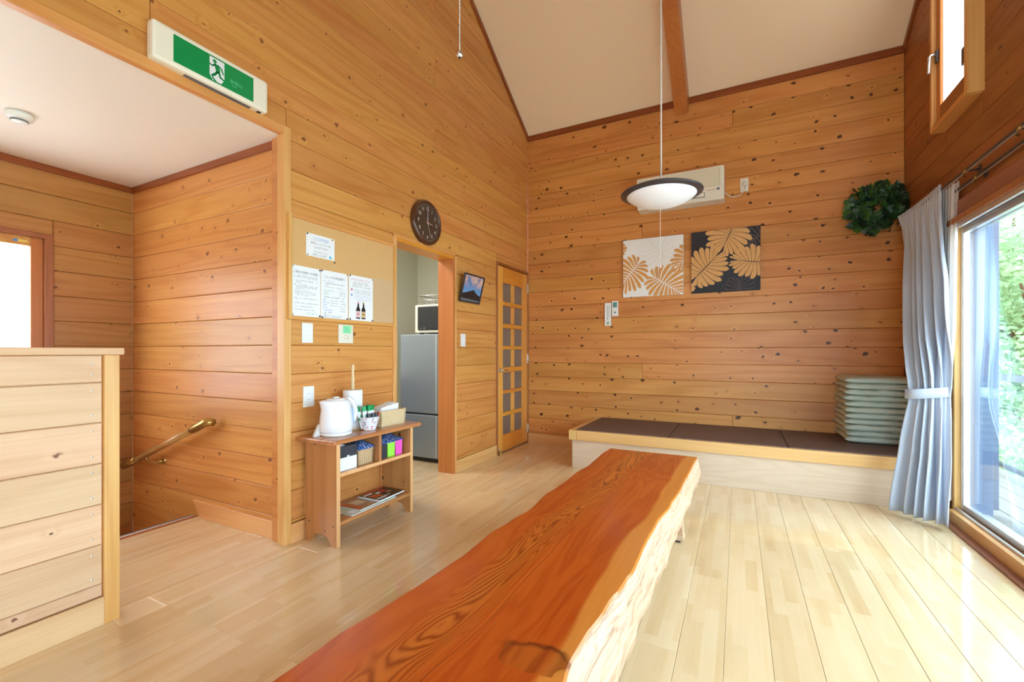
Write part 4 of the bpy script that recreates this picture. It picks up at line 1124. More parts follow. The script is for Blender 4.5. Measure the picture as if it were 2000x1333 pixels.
# --- pendant lamp
def pendant():
    t = thing('pendant_lamp', 'round pendant lamp with dark rim and white dome hanging over the slab table', 'lamp', (1.762, -2.0, 1.918))
    bm = BM(); lathe(bm, [(.188, -.006), (.198, -.004), (.220, .004), (.221, .008), (.19, .022), (.10, .040), (.03, .048), (.03, .02), (.188, -.006)], 64); obj('rim', bm, 'lamp_rim', t)
    bm = BM(); lathe(bm, [(0, -.066), (.03, -.065), (.07, -.060), (.11, -.050), (.15, -.033), (.175, -.018), (.189, -.005), (.18, .004)], 64); obj('dome', bm, 'lamp_dome', t)
    zc = ZE + SL * 2.0 - 1.918
    bm = BM(); tube(bm, [(0, 0, .04), (0, 0, zc)], .0042, 8); obj('cord', bm, 'cordw', t)
    bm = BM(); lathe(bm, [(.0, .045), (.022, .045), (.018, .075), (.005, .085)], 20); obj('cord_grip', bm, 'cordw', t)
    bm = BM(); lathe(bm, [(.045, zc + .03), (.045, zc - .02), (.03, zc - .045), (0, zc - .045)], 24); obj('ceiling_rose', bm, 'cordw', t)
    bm = BM(); tube(bm, [(-.003, -.01, -.06), (-.003, -.01, -.395)], .0012, 6); ps = obj('pull_cord', bm, 'cordw', t)
    bm = BM(); lathe(bm, [(0, -.412), (.006, -.410), (.0075, -.404), (.006, -.398), (.003, -.395)], 14); bm.transform(Matrix.Translation((-.003, -.01, 0))); obj('pull_knob', bm, 'alu', ps)
pendant()
def pull_chain():
    zt = RIDGE_Z + SL * (-3.811 - YR)
    t = thing('pull_chain', 'fine beaded pull chain ending in a steel ball near the top edge', 'chain', (1.618, -3.811, 1.671))
    bm = BM()
    for k in range(110): bmesh.ops.create_icosphere(bm, subdivisions=1, radius=.0017, matrix=Matrix.Translation((0, 0, .009 + k * .0042)))
    for f in bm.faces: f.smooth = True
    b = obj('beads', bm, 'steel', t); b['kind'] = 'stuff'
    bm = BM(); tube(bm, [(0, 0, .008), (0, 0, zt - 1.671 - .0)], .0006, 6); obj('wire', bm, 'steel', t)
    bm = BM(); lathe(bm, [(0, -.0062), (.0022, -.0068), (.0050, -.0048), (.0070, 0), (.0055, .0048), (.0022, .0075), (0, .0075)], 24); obj('ball', bm, 'steel', t)
    bm = BM(); lathe(bm, [(0, -.0066), (.0026, -.0071), (.0030, -.0064)], 16); obj('ball_bore', bm, 'black', t)
pull_chain()

# --- low pine shelf under the cork board
def shelf():
    t = thing('pine_shelf', 'small reddish pine shelf unit with two tiers against the left wall', 'shelf', (0.03, -2.64, 0))
    # local x = room depth (0 at the wall), y along the wall
    def side(y):
        P = [(0, 0), (.045, 0), (.050, .022), (.062, .026), (.068, .044), (.085, .052), (.155, .052), (.172, .044), (.178, .030), (.200, .0), (.24, 0), (.24, .548), (0, .548)]
        bm = BM(); prism(bm, P, -.012, .012, 0)
        o = obj('side_panel', bm, 'shelf', t, loc=(0, y, 0))
        e = box('edge_band', .2385, .2415, -.012, .012, 0.0, .548, 'edge', o, .001)
        for (x, z) in ((.03, .11), (.155, .075), (.215, .11)):
            for s in (-1, 1):
                bm = BM(); bmesh.ops.create_cone(bm, cap_ends=True, segments=10, radius1=.0042, radius2=.0042, depth=.002, matrix=Matrix.Translation((x, s * .0125, z)) @ Matrix.Rotation(PI / 2, 4, 'X'))
                if s * y > 0: obj('screw_cap', bm, 'ink', o)
                else: bm.free()
    side(-.300); side(.288)
    box('top', -.012, .272, -.357, .351, .548, .574, 'shelf_y', t, .009)
    box('middle_shelf', .0, .238, -.288, .276, .366, .386, 'shelf_y', t, .004)
    box('bottom_shelf', .0, .238, -.288, .276, .107, .127, 'shelf_y', t, .004)
    box('divider', .0, .236, .004, .024, .386, .548, 'shelf', t, .002)
    box('shelf_lip', .236, .243, -.288, .276, .368, .388, 'edge', t, .002)
shelf()

def lines(bm, u0, u1, z, h, rr, d, fill=.75, step=None):
    """a line of small print, too fine to read in the photograph: broken into glyph-sized marks"""
    step = step or h * 1.1; u = u0
    while u + h * .8 <= u1:
        if rr.random() < .93:
            w = h * rr.uniform(.55, .9); k = rr.random()
            flat(bm, [(u, z), (u + w, z), (u + w, z + h * .22), (u, z + h * .22)], -d)
            if k > .25: flat(bm, [(u, z + h * .62), (u + w * .8, z + h * .62), (u + w * .8, z + h * .82), (u, z + h * .82)], -d)
            if k > .5: flat(bm, [(u + w * .35, z), (u + w * .55, z), (u + w * .55, z + h), (u + w * .35, z + h)], -d)
        u += step
def kettle():
    t = thing('electric_kettle', 'white electric kettle at the left end of the pine shelf', 'kettle', (0.165, -2.86, .574), math.radians(78))
    # local x is towards the handle
    bm = BM(); lathe(bm, [(0, .0), (.076, .0), (.082, .006), (.082, .014), (.078, .018), (0, .018)], 40); obj('base', bm, 'white', t)
    bm = BM(); lathe(bm, [(0, .018), (.080, .018), (.088, .028), (.089, .06), (.086, .10), (.079, .145), (.074, .180), (.072, .188), (.060, .195), (0, .197)], 40)
    for v in bm.verts:
        if v.co.z > .12 and v.co.x < -.03:      # spout
            k = (v.co.z - .12) / .08; s = max(0, -v.co.x - .03) / .04
            v.co.x -= .030 * k * k * s; v.co.y *= 1 - .25 * k * s
    obj('body', bm, 'kettle', t)
    bm = BM(); lathe(bm, [(0, .206), (.02, .205), (.048, .201), (.056, .195), (.055, .190)], 30); obj('lid', bm, 'kettle', t)
    bm = BM(); bx(bm, -.018, .012, -.012, .012, .202, .211, .004); obj('lid_button', bm, 'white', t)
    bm = BM(); tube(bm, [(.050, 0, .186), (.072, 0, .189), (.092, 0, .180), (.107, 0, .156), (.115, 0, .122), (.112, 0, .09), (.101, 0, .066), (.084, 0, .050)], [.014, .016, .016, .015, .0145, .014, .013, .010], 12); obj('handle', bm, 'kettle', t)
    bm = BM()
    p0 = []
    for k in range(9):
        z = .060 + .085 * k / 8; R = .0885 - (z - .06) * .12; a = -.62
        p0.append((R * math.cos(a) + .003, R * math.sin(a), z))
    tube(bm, p0, .005, 6); g = obj('water_gauge', bm, 'ink_pale', t); g['label'] = 'blue water gauge'
    bm = BM(); tube(bm, [(.075, .01, .010), (.100, .022, .008), (.118, .034, .012), (.126, .050, .022), (.120, .064, .016)], .004, 6); obj('cord', bm, 'white', t)
    bm = BM(); prism(bm, [(-.112, .0), (-.078, .0), (-.072, .066), (-.084, .060)], .030, .052, .003); obj('cord_stowage', bm, 'white', t)
    bm = BM(); rr = random.Random(6); lines(bm, -.011, .014, .040, .0055, rr, .0896); bm.transform(Matrix.Rotation(math.radians(-28), 4, 'Z')); m_ = obj('logo_mark', bm, 'ink_red', t)
kettle()
def paper_roll():
    t = thing('paper_towel_holder', 'white paper towel roll on an upright wooden stick behind the kettle', 'towel holder', (0.098, -2.680, .574))
    bm = BM(); lathe(bm, [(0, 0), (.052, 0), (.054, .006), (.050, .012), (0, .012)], 28); obj('foot', bm, 'stand', t)
    bm = BM(); lathe(bm, [(.018, .013), (.054, .013), (.0555, .02), (.0555, .225), (.054, .232), (.018, .232), (.018, .013)], 36); obj('paper_roll', bm, 'paper', t)
    bm = BM(); lathe(bm, [(0, .01), (.010, .01), (.010, .285), (.013, .29), (.0085, .305), (.0075, .34), (.011, .362), (.0085, .378), (.003, .384), (0, .385)], 18); obj('stick', bm, 'stand', t)
paper_roll()
def cup():
    loc = (0.212, -2.662, .574)
    t = thing('sachet_cup', 'flower-print paper cup beside the kettle holding the drink sachets', 'cup', loc)
    bm = BM(); lathe(bm, [(0, .001), (.036, .001), (.037, .004), (.060, .074), (.062, .078), (.059, .078), (.035, .006), (0, .006)], 32); obj('body', bm, 'cup', t)
    r = random.Random(2)
    spots = [(-.030, -.018, -.55, 0), (-.022, .005, -.35, 1), (-.006, .016, -.10, 2), (.004, -.012, .03, 3), (.014, .008, .06, 4), (-.012, -.006, -.2, 5)]
    names = ['leftmost leaning', 'second from the left', 'third from the left', 'middle', 'right-hand', 'rear']
    for (dy, dx, lean, k) in spots:
        s = thing('drink_sachet', 'green and white drink sachet, %s one standing in the flower-print cup' % names[k], 'sachet', (loc[0] + dx, loc[1] + dy, loc[2] + .010), 0, 'green and white sachets in the cup')
        s.rotation_euler = (-lean * .75, 0, math.radians(90 + 10 * k - 25) - PI / 2 + PI / 2)
        s.rotation_euler = (0, lean * .5, PI / 2 - .3 + .1 * k)
        bm = BM(); bx(bm, -.012, .012, -.003, .003, 0, .105, .002); obj('packet', bm, 'paper', s)
        bm = BM(); bx(bm, -.0124, .0124, -.0034, .0034, .105, .135, .001); bx(bm, -.0122, -.002, -.0033, .0033, .052, .066); bx(bm, .002, .0122, -.0033, .0033, .066, .082); obj('green_print', bm, 'green_sign', s)
    for k in range(9):
        y = -.046 + k * .0115
        s = thing('stick_sugar', 'slim dark-topped sugar stick, %s from the left along the front of the cup' % ['first', 'second', 'third', 'fourth', 'fifth', 'sixth', 'seventh', 'eighth', 'ninth'][k], 'sugar stick', (loc[0] + .026 * (1 - (abs(y) / .06) ** 2), loc[1] + y * .75, loc[2] + .012), 0, 'sugar sticks in the cup')
        s.rotation_euler = (-y * 3, 0.2, .2)
        bm = BM(); bx(bm, -.004, .004, -.0035, .0035, 0, .068, .001); obj('paper', bm, 'paper', s)
        bm = BM(); bx(bm, -.0042, .0042, -.0037, .0037, .068, .092, .001); obj('tip', bm, 'shade_red' if k > 6 else ('ink_soft' if k % 2 else 'charcoal'), s)
cup()
def wicker_box(name, label, loc, sx, sy, h, mat, flare=.006):
    t = thing(name, label, 'basket', loc)
    bm = BM(); n = 9
    for j in range(n):          # coiled rows, slightly proud of one another
        z0, z1 = h * j / n, h * (j + 1) / n; f = flare * j / n
        x, y = sx / 2 + f, sy / 2 + f
        for (a0, a1, b0, b1) in ((-x, x, -y, -y + .006), (-x, x, y - .006, y), (-x, -x + .006, -y, y), (x - .006, x, -y, y)):
            bx(bm, a0, a1, b0, b1, z0 + .0004, z1, .0018)
    bx(bm, -sx / 2, sx / 2, -sy / 2, sy / 2, 0, .004)
    o = obj('weave', bm, mat, t)
    bm = BM(); x, y = sx / 2 + flare, sy / 2 + flare
    k = int(sy / .014)
    for i in range(k + 1):
        yy = -y + 2 * y * i / k
        tube(bm, [(x - flare + .001, yy * .96, .002), (x + .001, yy, h)], .0016, 5, False)
    k = int(sx / .014)
    for i in range(k + 1):
        xx = -x + 2 * x * i / k
        tube(bm, [(xx * .96, -y + flare - .001, .002), (xx, -y - .001, h)], .0016, 5, False)
    obj('stakes', bm, mat, t)
    bm = BM(); z = h + .002; tube(bm, [(-x, -y, z), (x, -y, z), (x, y, z), (-x, y, z), (-x, -y, z)], .0042, 6, False); obj('rim', bm, mat, t)
    return t
wicker_box('wicker_basket', 'pale wicker basket full of white napkins on the right of the shelf top', (.165, -2.475, .574), .125, .205, .092, 'wicker')
for k in range(5):
    x = .125 + k * .017
    bm = BM(); N = 10; a, b = [], []
    r = random.Random(30 + k)
    top = [(-.075 + .15 * i / N, .105 + .022 * i / N + r.uniform(-.003, .003)) for i in range(N + 1)]
    poly = [(-.075, .0), (.075, .0)] + top[::-1]
    prism(bm, poly, -.0055, .0055, .003)
    o = obj('napkin', bm, 'paper', None, loc=(x, -2.472, .580), rot=(0, 0, PI / 2 + r.uniform(-.03, .03)))
    tag(o, 'folded white napkin, %s one counted from the wall in the wicker basket' % ['first', 'second', 'third', 'fourth', 'fifth'][k], 'napkin', 'napkins in the wicker basket')

# middle tier
def tissue_box():
    t = thing('black_white_box', 'black box with a white lower half at the left of the middle shelf', 'box', (.15, -2.842, .386))
    bm = BM(); bx(bm, -.085, .088, -.068, .060, 0, .070, .002); obj('lower_half', bm, 'paper', t)
    bm = BM(); bx(bm, -.086, .089, -.070, .061, .0705, .132, .003); obj('upper_half', bm, 'charcoal', t)
    bm = BM(); bx(bm, -.06, .06, -.05, .045, .132, .1345); obj('slot', bm, 'ink', t)
    bm = BM(); bx(bm, .0885, .0902, -.012, .006, .072, .079); obj('tag', bm, 'paper', t)
    bm = BM(); N = 6
    vs = [bm.verts.new(p) for p in ((-.05, -.062, .133), (.07, -.066, .130), (.085, -.020, .136), (.0, -.035, .158), (-.03, -.05, .15))]
    bm.faces.new(vs); bmesh.ops.triangulate(bm, faces=bm.faces[:]); o = obj('sheet', bm, 'paper', t); sm = o.modifiers.new('thickness', 'SOLIDIFY'); sm.thickness = .001
tissue_box()
def cloth(name, label, cx, cy, z, sx, sy, sag, rot=0, tilt=0.0):
    bm = BM(); n = 16; V = []
    for j in range(n + 1):
        row = []
        for i in range(n + 1):
            u, v = i / n * 2 - 1, j / n * 2 - 1
            d = max(0, abs(u) - .62) + max(0, abs(v) - .80)
            zz = -sag * (d * 2.0) ** 1.2 + .004 * math.sin(5 * u + 3 * v) * (1 - abs(u) * .3)
            row.append(bm.verts.new((u * sx / 2, v * sy / 2, zz)))
        V.append(row)
    for j in range(n):
        for i in range(n): bm.faces.new((V[j][i], V[j][i + 1], V[j + 1][i + 1], V[j + 1][i])).smooth = True
    o = obj(name, bm, 'bluecloth', None, True, loc=(cx, cy, z), rot=(0, tilt, rot))
    sm = o.modifiers.new('thickness', 'SOLIDIFY'); sm.thickness = .0016
    tag(o, label, 'cloth', 'blue patterned cloths on the shelf')
wicker_box('wicker_basket', 'small brown wicker basket under a blue cloth on the middle shelf', (.15, -2.705, .386), .15, .105, .085, 'wicker2', .004)
cloth('patterned_cloth', 'blue patterned cloth laid over the brown wicker basket', .150, -2.702, .5045, .190, .126, .018, 0, .16)
def divided_bins():
    for (y0, y1, m, lab, cat) in ((-2.608, -2.532, 'charcoal', 'black plastic bin under the right-hand blue cloth', 'bin'), (-2.527, -2.462, 'lime', 'lime green plastic bin under the right-hand blue cloth', 'bin'), (-2.457, -2.394, 'pink', 'hot pink plastic bin under the right-hand blue cloth', 'bin')):
        t = thing('plastic_bin', lab, cat, (.145, (y0 + y1) / 2, .386), 0, 'small bins on the middle shelf')
        h = (y1 - y0) / 2; bm = BM()
        P = [(-h + .004, 0), (h - .004, 0), (h, .085), (-h, .085)]
        prism(bm, P, -.085, .085, .002); bm.transform(Matrix.Rotation(PI / 2, 4, 'Z')); obj('body', bm, m, t)
        bm = BM(); bx(bm, -.088, .088, -h - .0005, h + .0005, .085, .090, .0015); obj('rim', bm, m, t)
divided_bins()
cloth('patterned_cloth', 'blue patterned cloth spread over the black, lime and pink bins', .146, -2.503, .5010, .200, .226, .010, 0, .17)
# bottom tier
def mag(name, label, cat, cx, cy, z, sx, sy, h, rot, mat, prints):
    t = thing(name, label, cat, (cx, cy, z), rot)
    bm = BM(); bx(bm, -sx / 2, sx / 2, -sy / 2, sy / 2, 0, h - .0006); obj('pages', bm, 'paper', t)
    bm = BM(); bx(bm, -sx / 2 - .0005, sx / 2, -sy / 2, sy / 2, h - .0006, h); obj('cover', bm, mat, t)
    for (x0, x1, y0, y1, m) in prints:
        bm = BM(); bx(bm, x0, x1, y0, y1, h, h + .0003); obj('cover_print', bm, m, t)
mag('booklet', 'large pale green leaflet lying lowest on the bottom shelf', 'leaflet', 0.145, -2.655, .1275, .215, .36, .004, .02, 'mag_green', [(.04, .09, -.16, -.12, 'sign_white'), (-.09, -.07, -.14, .16, 'mag_brown')])
mag('magazine', 'brown picture magazine lying in the middle of the bottom shelf pile', 'magazine', .140, -2.62, .132, .19, .29, .004, .04, 'mag_brown', [(-.08, .08, -.135, -.10, 'orange_print'), (-.05, .02, -.09, -.02, 'wicker')])
mag('magazine', 'dark food magazine with pale lettering on top of the pile', 'magazine', .155, -2.50, .1365, .175, .22, .009, .03, 'mag_dark', [(-.085, -.070, -.08, .10, 'shade_red'), (-.02, .03, -.09, -.02, 'orange_print'), (-.05, -.01, .02, .06, 'shade_red'), (.045, .053, -.10, .02, 'print_white'), (.060, .066, -.10, -.02, 'print_white'), (-.035, -.015, -.02, .01, 'sign_white'), (.0, .025, .03, .07, 'mag_brown'), (-.06, -.045, -.10, -.03, 'print_white')])
t = thing('clear_sign', 'clear acrylic stand at the left end of the bottom shelf', 'stand', (.20, -2.885, .1275), .3)
bm = BM(); bx(bm, -.02, .02, -.03, .03, 0, .003, .001); bx(bm, -.004, -.001, -.03, .03, .003, .03, .001); obj('plate', bm, 'glass', t)

# =================================================================== ON THE LEFT WALL (local x runs along the wall, front is -y)
def wt(name, label, cat, y, z, x=0.0, group=None): return thing(name, label, cat, (x, y, z), PI / 2, group)
def wbox(n, u0, u1, d0, d1, z0, z1, m, p, bev=.002): return box(n, u0, u1, -d1, -d0, z0, z1, m, p, bev)
def exit_sign():
    t = wt('exit_sign', 'green and white emergency exit sign with a running figure above the opening', 'sign', -3.43, 2.305)
    bm = BM(); bx(bm, -.247, .247, -.050, -.001, -.079, .079, .014); obj('housing', bm, 'sign_case', t)
    wbox('underside_slot', -.12, .17, .014, .036, -.0805, -.0785, 'ink_soft', t, 0)
    wbox('sensor', .205, .222, .018, .034, -.082, -.079, 'ink', t, .0005)
    wbox('panel', -.171, .171, .049, .0515, -.057, .057, 'green_sign', t, .0004)
    bm = BM(); flat(bm, [(-.030, -.030), (-.018, -.052), (.020, -.052), (.034, -.030), (.034, .050), (-.030, .050)], -.0518); obj('doorway_print', fin(bm), 'sign_white', t)
    bm = BM(); q = -.0521
    flat(bm, circle(-.008, .036, .0085, 16), q)
    flat(bm, [(-.012, .026), (.008, .026), (.016, .004), (.012, -.010), (.0, -.010), (-.002, .006)], q)
    stroke(bm, [(-.006, .024), (-.018, .012), (-.032, .016)], .007, q); stroke(bm, [(.006, .024), (.020, .016), (.029, -.004)], .007, q)
    stroke(bm, [(.004, -.006), (-.008, -.022), (-.020, -.033)], .010, q); stroke(bm, [(.010, -.006), (.016, -.024), (.044, -.036)], .009, q)
    stroke(bm, [(-.018, -.040), (-.002, -.054)], .008, q)
    obj('running_figure', fin(bm), 'green_sign', t)
    text_mesh('非常口', .020, 'sign_aqua', t, 'lettering', (.058, -.0522, -.022)); text_mesh('EXIT', .011, 'sign_aqua', t, 'lettering', (.068, -.0522, -.036))
exit_sign()
t = thing('smoke_detector', 'round white smoke detector on the stair hall ceiling', 'smoke detector', (-0.975, -3.773, 2.197))
bm = BM(); lathe(bm, [(0, -.0005), (.050, -.0005), (.052, -.012), (.050, -.024), (.044, -.030), (.030, -.032), (.030, -.042), (.024, -.046), (0, -.046)], 36); obj('body', bm, 'smoke', t)
bm = BM(); lathe(bm, [(.0305, -.033), (.0315, -.034), (.0315, -.040), (.0305, -.041)], 30); obj('vent_ring', bm, 'ink_soft', t)

def clock():
    t = wt('wall_clock', 'round dark brown wall clock with cream numerals', 'clock', -1.875, 2.022)
    bm = BM(); lathe(bm, [(0, 0), (.166, 0), (.172, .010), (.170, .030), (.158, .042), (.146, .040), (.143, .030), (.143, .026), (0, .026)], 56); bm.transform(Matrix.Rotation(PI / 2, 4, 'X')); obj('case', bm, 'clock_rim', t)
    bm = BM(); flat(bm, circle(0, 0, .1435, 48), -.0275); obj('dial', bm, 'clock_face', t)
    for k in range(1, 13):
        a = PI / 2 - k * PI / 6
        text_mesh(str(k), .040, 'print_white', t, 'numeral', (.108 * math.cos(a), -.0285, .108 * math.sin(a) - .014), align='CENTER', sx=.85)
    bm = BM()
    for k in range(60):
        a = k * PI / 30; stroke(bm, [(.133 * math.cos(a), .133 * math.sin(a)), (.138 * math.cos(a), .138 * math.sin(a))], .002, -.0285)
    obj('minute_marks', bm, 'print_white', t)
    def hand(n, ang, L, w, m, d, tail=.02):
        a = PI / 2 - math.radians(ang); bm = BM(); c, s = math.cos(a), math.sin(a)
        pl = [(-tail * c - w / 2 * -s, -tail * s - w / 2 * c), (-tail * c + w / 2 * -s, -tail * s + w / 2 * c), (L * c + w * .3 * -s, L * s + w * .3 * c), (L * c - w * .3 * -s, L * s - w * .3 * c)]
        prism(bm, pl, d + .0006, d); obj(n, bm, m, t)
    hand('hour_hand', 97, .062, .006, 'pinkhand', -.0300, .012); hand('minute_hand', 1, .105, .006, 'bluehand', -.0315, .014); hand('second_hand', 163, .112, .002, 'print_white', -.0330, .03)
    bm = BM(); flat(bm, circle(0, 0, .005, 14), -.0335); obj('hub', bm, 'print_white', t)
clock()

def cork_board():
    t = wt('cork_board', 'large framed cork notice board beside the kitchen opening', 'notice board', -2.635, 1.49)
    u0, u1, z0, z1 = -.415, .410, -.282, .288
    wbox('panel', u0 + .01, u1 - .01, .002, .018, z0 + .01, z1 - .01, 'cork', t, 0)
    for n, a, b, c, d, m in (('frame_bar', u0, u0 + .020, z0, z1, 'trim'), ('frame_bar', u1 - .020, u1, z0, z1, 'trim'), ('frame_bar', u0 + .02, u1 - .02, z1 - .020, z1, 'trim_x'), ('frame_bar', u0 + .02, u1 - .02, z0, z0 + .020, 'trim_x')):
        wbox(n, a, b, .001, .028, c, d, m, t, .003)
    p = wbox('unfaded_patch', .20, u1 - .022, .0180, .0184, z0 + .022, .03, 'wicker2', t, 0); p['label'] = 'darker unfaded patch of cork'
cork_board()
def pins(t, pts, d, mats=('pin', 'pin', 'pin', 'pin')):
    for (u, z), m in zip(pts, mats):
        bm = BM(); lathe(bm, [(0, 0), (.004, 0), (.0055, .002), (.004, .005), (0, .006)], 12); bm.transform(Matrix.Translation((u, -d, z)) @ Matrix.Rotation(PI / 2, 4, 'X')); obj('drawing_pin', bm, m, t)
def poster(name, label, y0, y1, z0, z1):
    cy, czz = (y0 + y1) / 2, (z0 + z1) / 2
    t = wt(name, label, 'notice', cy, czz, .0186)
    w, h = (y1 - y0) / 2, (z1 - z0) / 2
    wbox('sheet', -w, w, 0.0, .0012, -h, h, 'paper', t, 0)
    return t, w, h
D = .0016
t, w, h = poster('coffee_notice', 'small white card with COFFEE in pale blue letters, pinned upper left', -2.939, -2.746, 1.570, 1.697)
text_mesh('COFFEE', .026, 'ink_pale', t, 'lettering', (0, -D, .030), align='CENTER', sx=1.15, shear=.25)
text_mesh('美味しいコーヒーは', .0150, 'ink_soft', t, 'lettering', (0, -D, .008), align='CENTER', sx=1.0)
text_mesh('いかがですか？', .0150, 'ink_soft', t, 'lettering', (.005, -D, -.014), align='CENTER')
bm = BM(); lines(bm, -.045, .055, -.036, .008, random.Random(1), D); obj('small_print', bm, 'ink_soft', t)
text_mesh('１杯１５０円', .0165, 'ink_soft', t, 'lettering', (-.012, -D, -.057), align='CENTER')
bm = BM(); flat(bm, circle(.066, -.049, .0085, 16), -D); obj('drop_print', bm, 'aqua', t); bm = BM(); flat(bm, [(.076, -.058), (.086, -.058), (.086, -.053), (.076, -.053)], -D); obj('leaf_print', bm, 'yellow', t)
pins(t, [(-w + .006, h - .006), (w - .018, h - .008), (-w + .008, -h + .006), (w - .002, -h - .010)], D, ('pin', 'brass', 'pin_w', 'pin'))

t, w, h = poster('guest_notice', 'white notice to guests in black print, leftmost of the three sheets in the row', -3.030, -2.846, 1.228, 1.503)
text_mesh('ご宿泊の皆様へのお願い', .0152, 'ink', t, 'lettering', (0, -D, .098), align='CENTER')
rr = random.Random(5); bm = BM(); bg2 = BM()
zz = .082
for k, (a, b, c) in enumerate(((-.075, .075, 0), (-.078, .072, 0), None, (-.076, .076, 0), (-.062, -.03, 0), (-.076, .0, 1), (-.076, .076, 0), (-.066, .07, 0), (-.066, -.01, 0), (-.076, .03, 1), (-.076, .066, 0), (-.07, .06, 0), (-.066, .02, 0), None, (-.076, .076, 0), (-.062, -.05, 0), None, (-.076, .074, 0), None, (-.076, .05, 0), None, (-.076, .052, 0)) if False else
                              [x if x else (0, 0, 0) for x in ((-.075, .075, 0), (-.078, .072, 0), None, (-.076, .076, 0), (-.062, -.03, 0), (-.076, .0, 1), (-.076, .076, 0), (-.066, .07, 0), (-.066, -.01, 0), (-.076, .03, 1), (-.076, .066, 0), (-.07, .06, 0), (-.066, .02, 0), None, (-.076, .076, 0), (-.062, -.05, 0), None, (-.076, .074, 0), None, (-.076, .05, 0), None, (-.076, .052, 0))]):
    if b > a: lines(bg2 if c else bm, a, b, zz, .0062, rr, D)
    zz -= .0088
obj('small_print', bm, 'ink_soft', t); obj('small_print', bg2, 'ink_green', t)
bm = BM(); lines(bm, .0, .078, -.122, .0085, rr, D); obj('signature_print', bm, 'ink_green', t)
pins(t, [(-w + .006, h - .006), (w - .004, h - .006), (-w + .006, -h + .007), (w - .006, -h + .008)], D, ('pin_w', 'pin', 'pin_w', 'pin'))

t, w, h = poster('rental_price_list', 'white rental price list with blue headings, middle sheet of the row', -2.842, -2.645, 1.226, 1.506)
text_mesh('～レンタル料金表～', .0175, 'ink', t, 'lettering', (0, -D, .096), align='CENTER')
rr = random.Random(8); bk, bb, gg, sf = BM(), BM(), BM(), BM()
lines(bb, -.082, .0, .078, .0095, rr, D); lines(bk, -.07, .07, .064, .007, rr, D); lines(bk, -.066, -.045, .053, .007, rr, D); lines(bk, -.074, .084, .042, .0062, rr, D, step=.0105)
lines(gg, -.078, .0, .022, .008, rr, D); lines(gg, -.078, -.045, .010, .008, rr, D); lines(gg, -.078, -.045, -.002, .008, rr, D)
for z in (.022, .010, -.002): lines(sf, .035, .082, z, .0065, rr, D)
lines(bk, -.078, .07, -.017, .0068, rr, D)
for k in range(5):
    z = -.034 - k * .0148; lines(bb, -.082, -.082 + (.034, .05, .034, .034, .075)[k], z, .0088, rr, D); lines(sf, .04, .088, z, .0066, rr, D)
    if k < 3: lines(sf, -.03, .03, z, .006, rr, D)
lines(bk, -.078, -.02, -.106, .0068, rr, D); lines(bk, -.082, -.045, -.115, .0068, rr, D); lines(bk, -.078, .07, -.124, .006, rr, D); lines(sf, -.08, .05, -.133, .006, rr, D)
obj('black_print', bk, 'ink', t); obj('blue_print', bb, 'ink_blue', t); obj('green_print', gg, 'ink_green', t); obj('grey_print', sf, 'ink_soft', t)
pins(t, [(-w + .006, h - .005), (w - .005, h - .004), (-w + .007, -h + .006), (w - .008, -h + .007)], D, ('pin', 'brass', 'pin', 'pin'))

t, w, h = poster('wine_notice', 'white notice printed with two wine bottles, rightmost sheet of the row', -2.637, -2.437, 1.229, 1.509)
rr = random.Random(9); rd, bk, sf, bb = BM(), BM(), BM(), BM()
lines(rd, -.085, .085, .112, .0105, rr, D); lines(bk, -.06, .06, .096, .0072, rr, D); lines(bk, -.07, .075, .084, .0072, rr, D); lines(bk, -.075, .085, .070, .0072, rr, D)
flat(rd, circle(-.078, .050, .008, 14), -D); flat(bb, [(-.086, .010), (-.071, .010), (-.071, .024), (-.086, .024)], -D)
for z in (.052, .044, .036, .028): lines(sf, -.06, .08, z, .0042, rr, D)
for z in (.016, .008, .0, -.008): lines(bb, -.06, .085, z, .0042, rr, D)
lines(sf, -.03, .05, -.016, .004, rr, D); lines(sf, .070, .073, -.09, .003, rr, D)
obj('red_print', rd, 'ink_red', t); obj('black_print', bk, 'ink', t); obj('grey_print', sf, 'ink_soft', t); obj('blue_print', bb, 'ink_pale', t)
for u, m, c in ((-.026, 'wine_label', 'ink_red'), (.018, 'wine_label2', 'brass')):
    bm = BM(); flat(bm, [(u - .017, -.128), (u + .017, -.128), (u + .017, -.070), (u + .006, -.050), (u + .005, -.022), (u - .005, -.022), (u - .006, -.050), (u - .017, -.070)], -D); obj('bottle_print', fin(bm), 'wine', t)
    bm = BM(); flat(bm, [(u - .016, -.120), (u + .016, -.120), (u + .016, -.080), (u - .016, -.080)], -D - .0002); obj('label_print', bm, m, t)
    bm = BM(); flat(bm, circle(u, -.098, .008, 12), -D - .0004); flat(bm, [(u - .0052, -.034), (u + .0052, -.034), (u + .0052, -.022), (u - .0052, -.022)], -D - .0002); obj('seal_print', bm, c, t)
pins(t, [(-w + .008, h - .005), (w - .006, h - .006), (-w + .008, -h + .006), (w - .006, -h + .007)], D, ('pin', 'pin_w', 'pin', 'pin'))

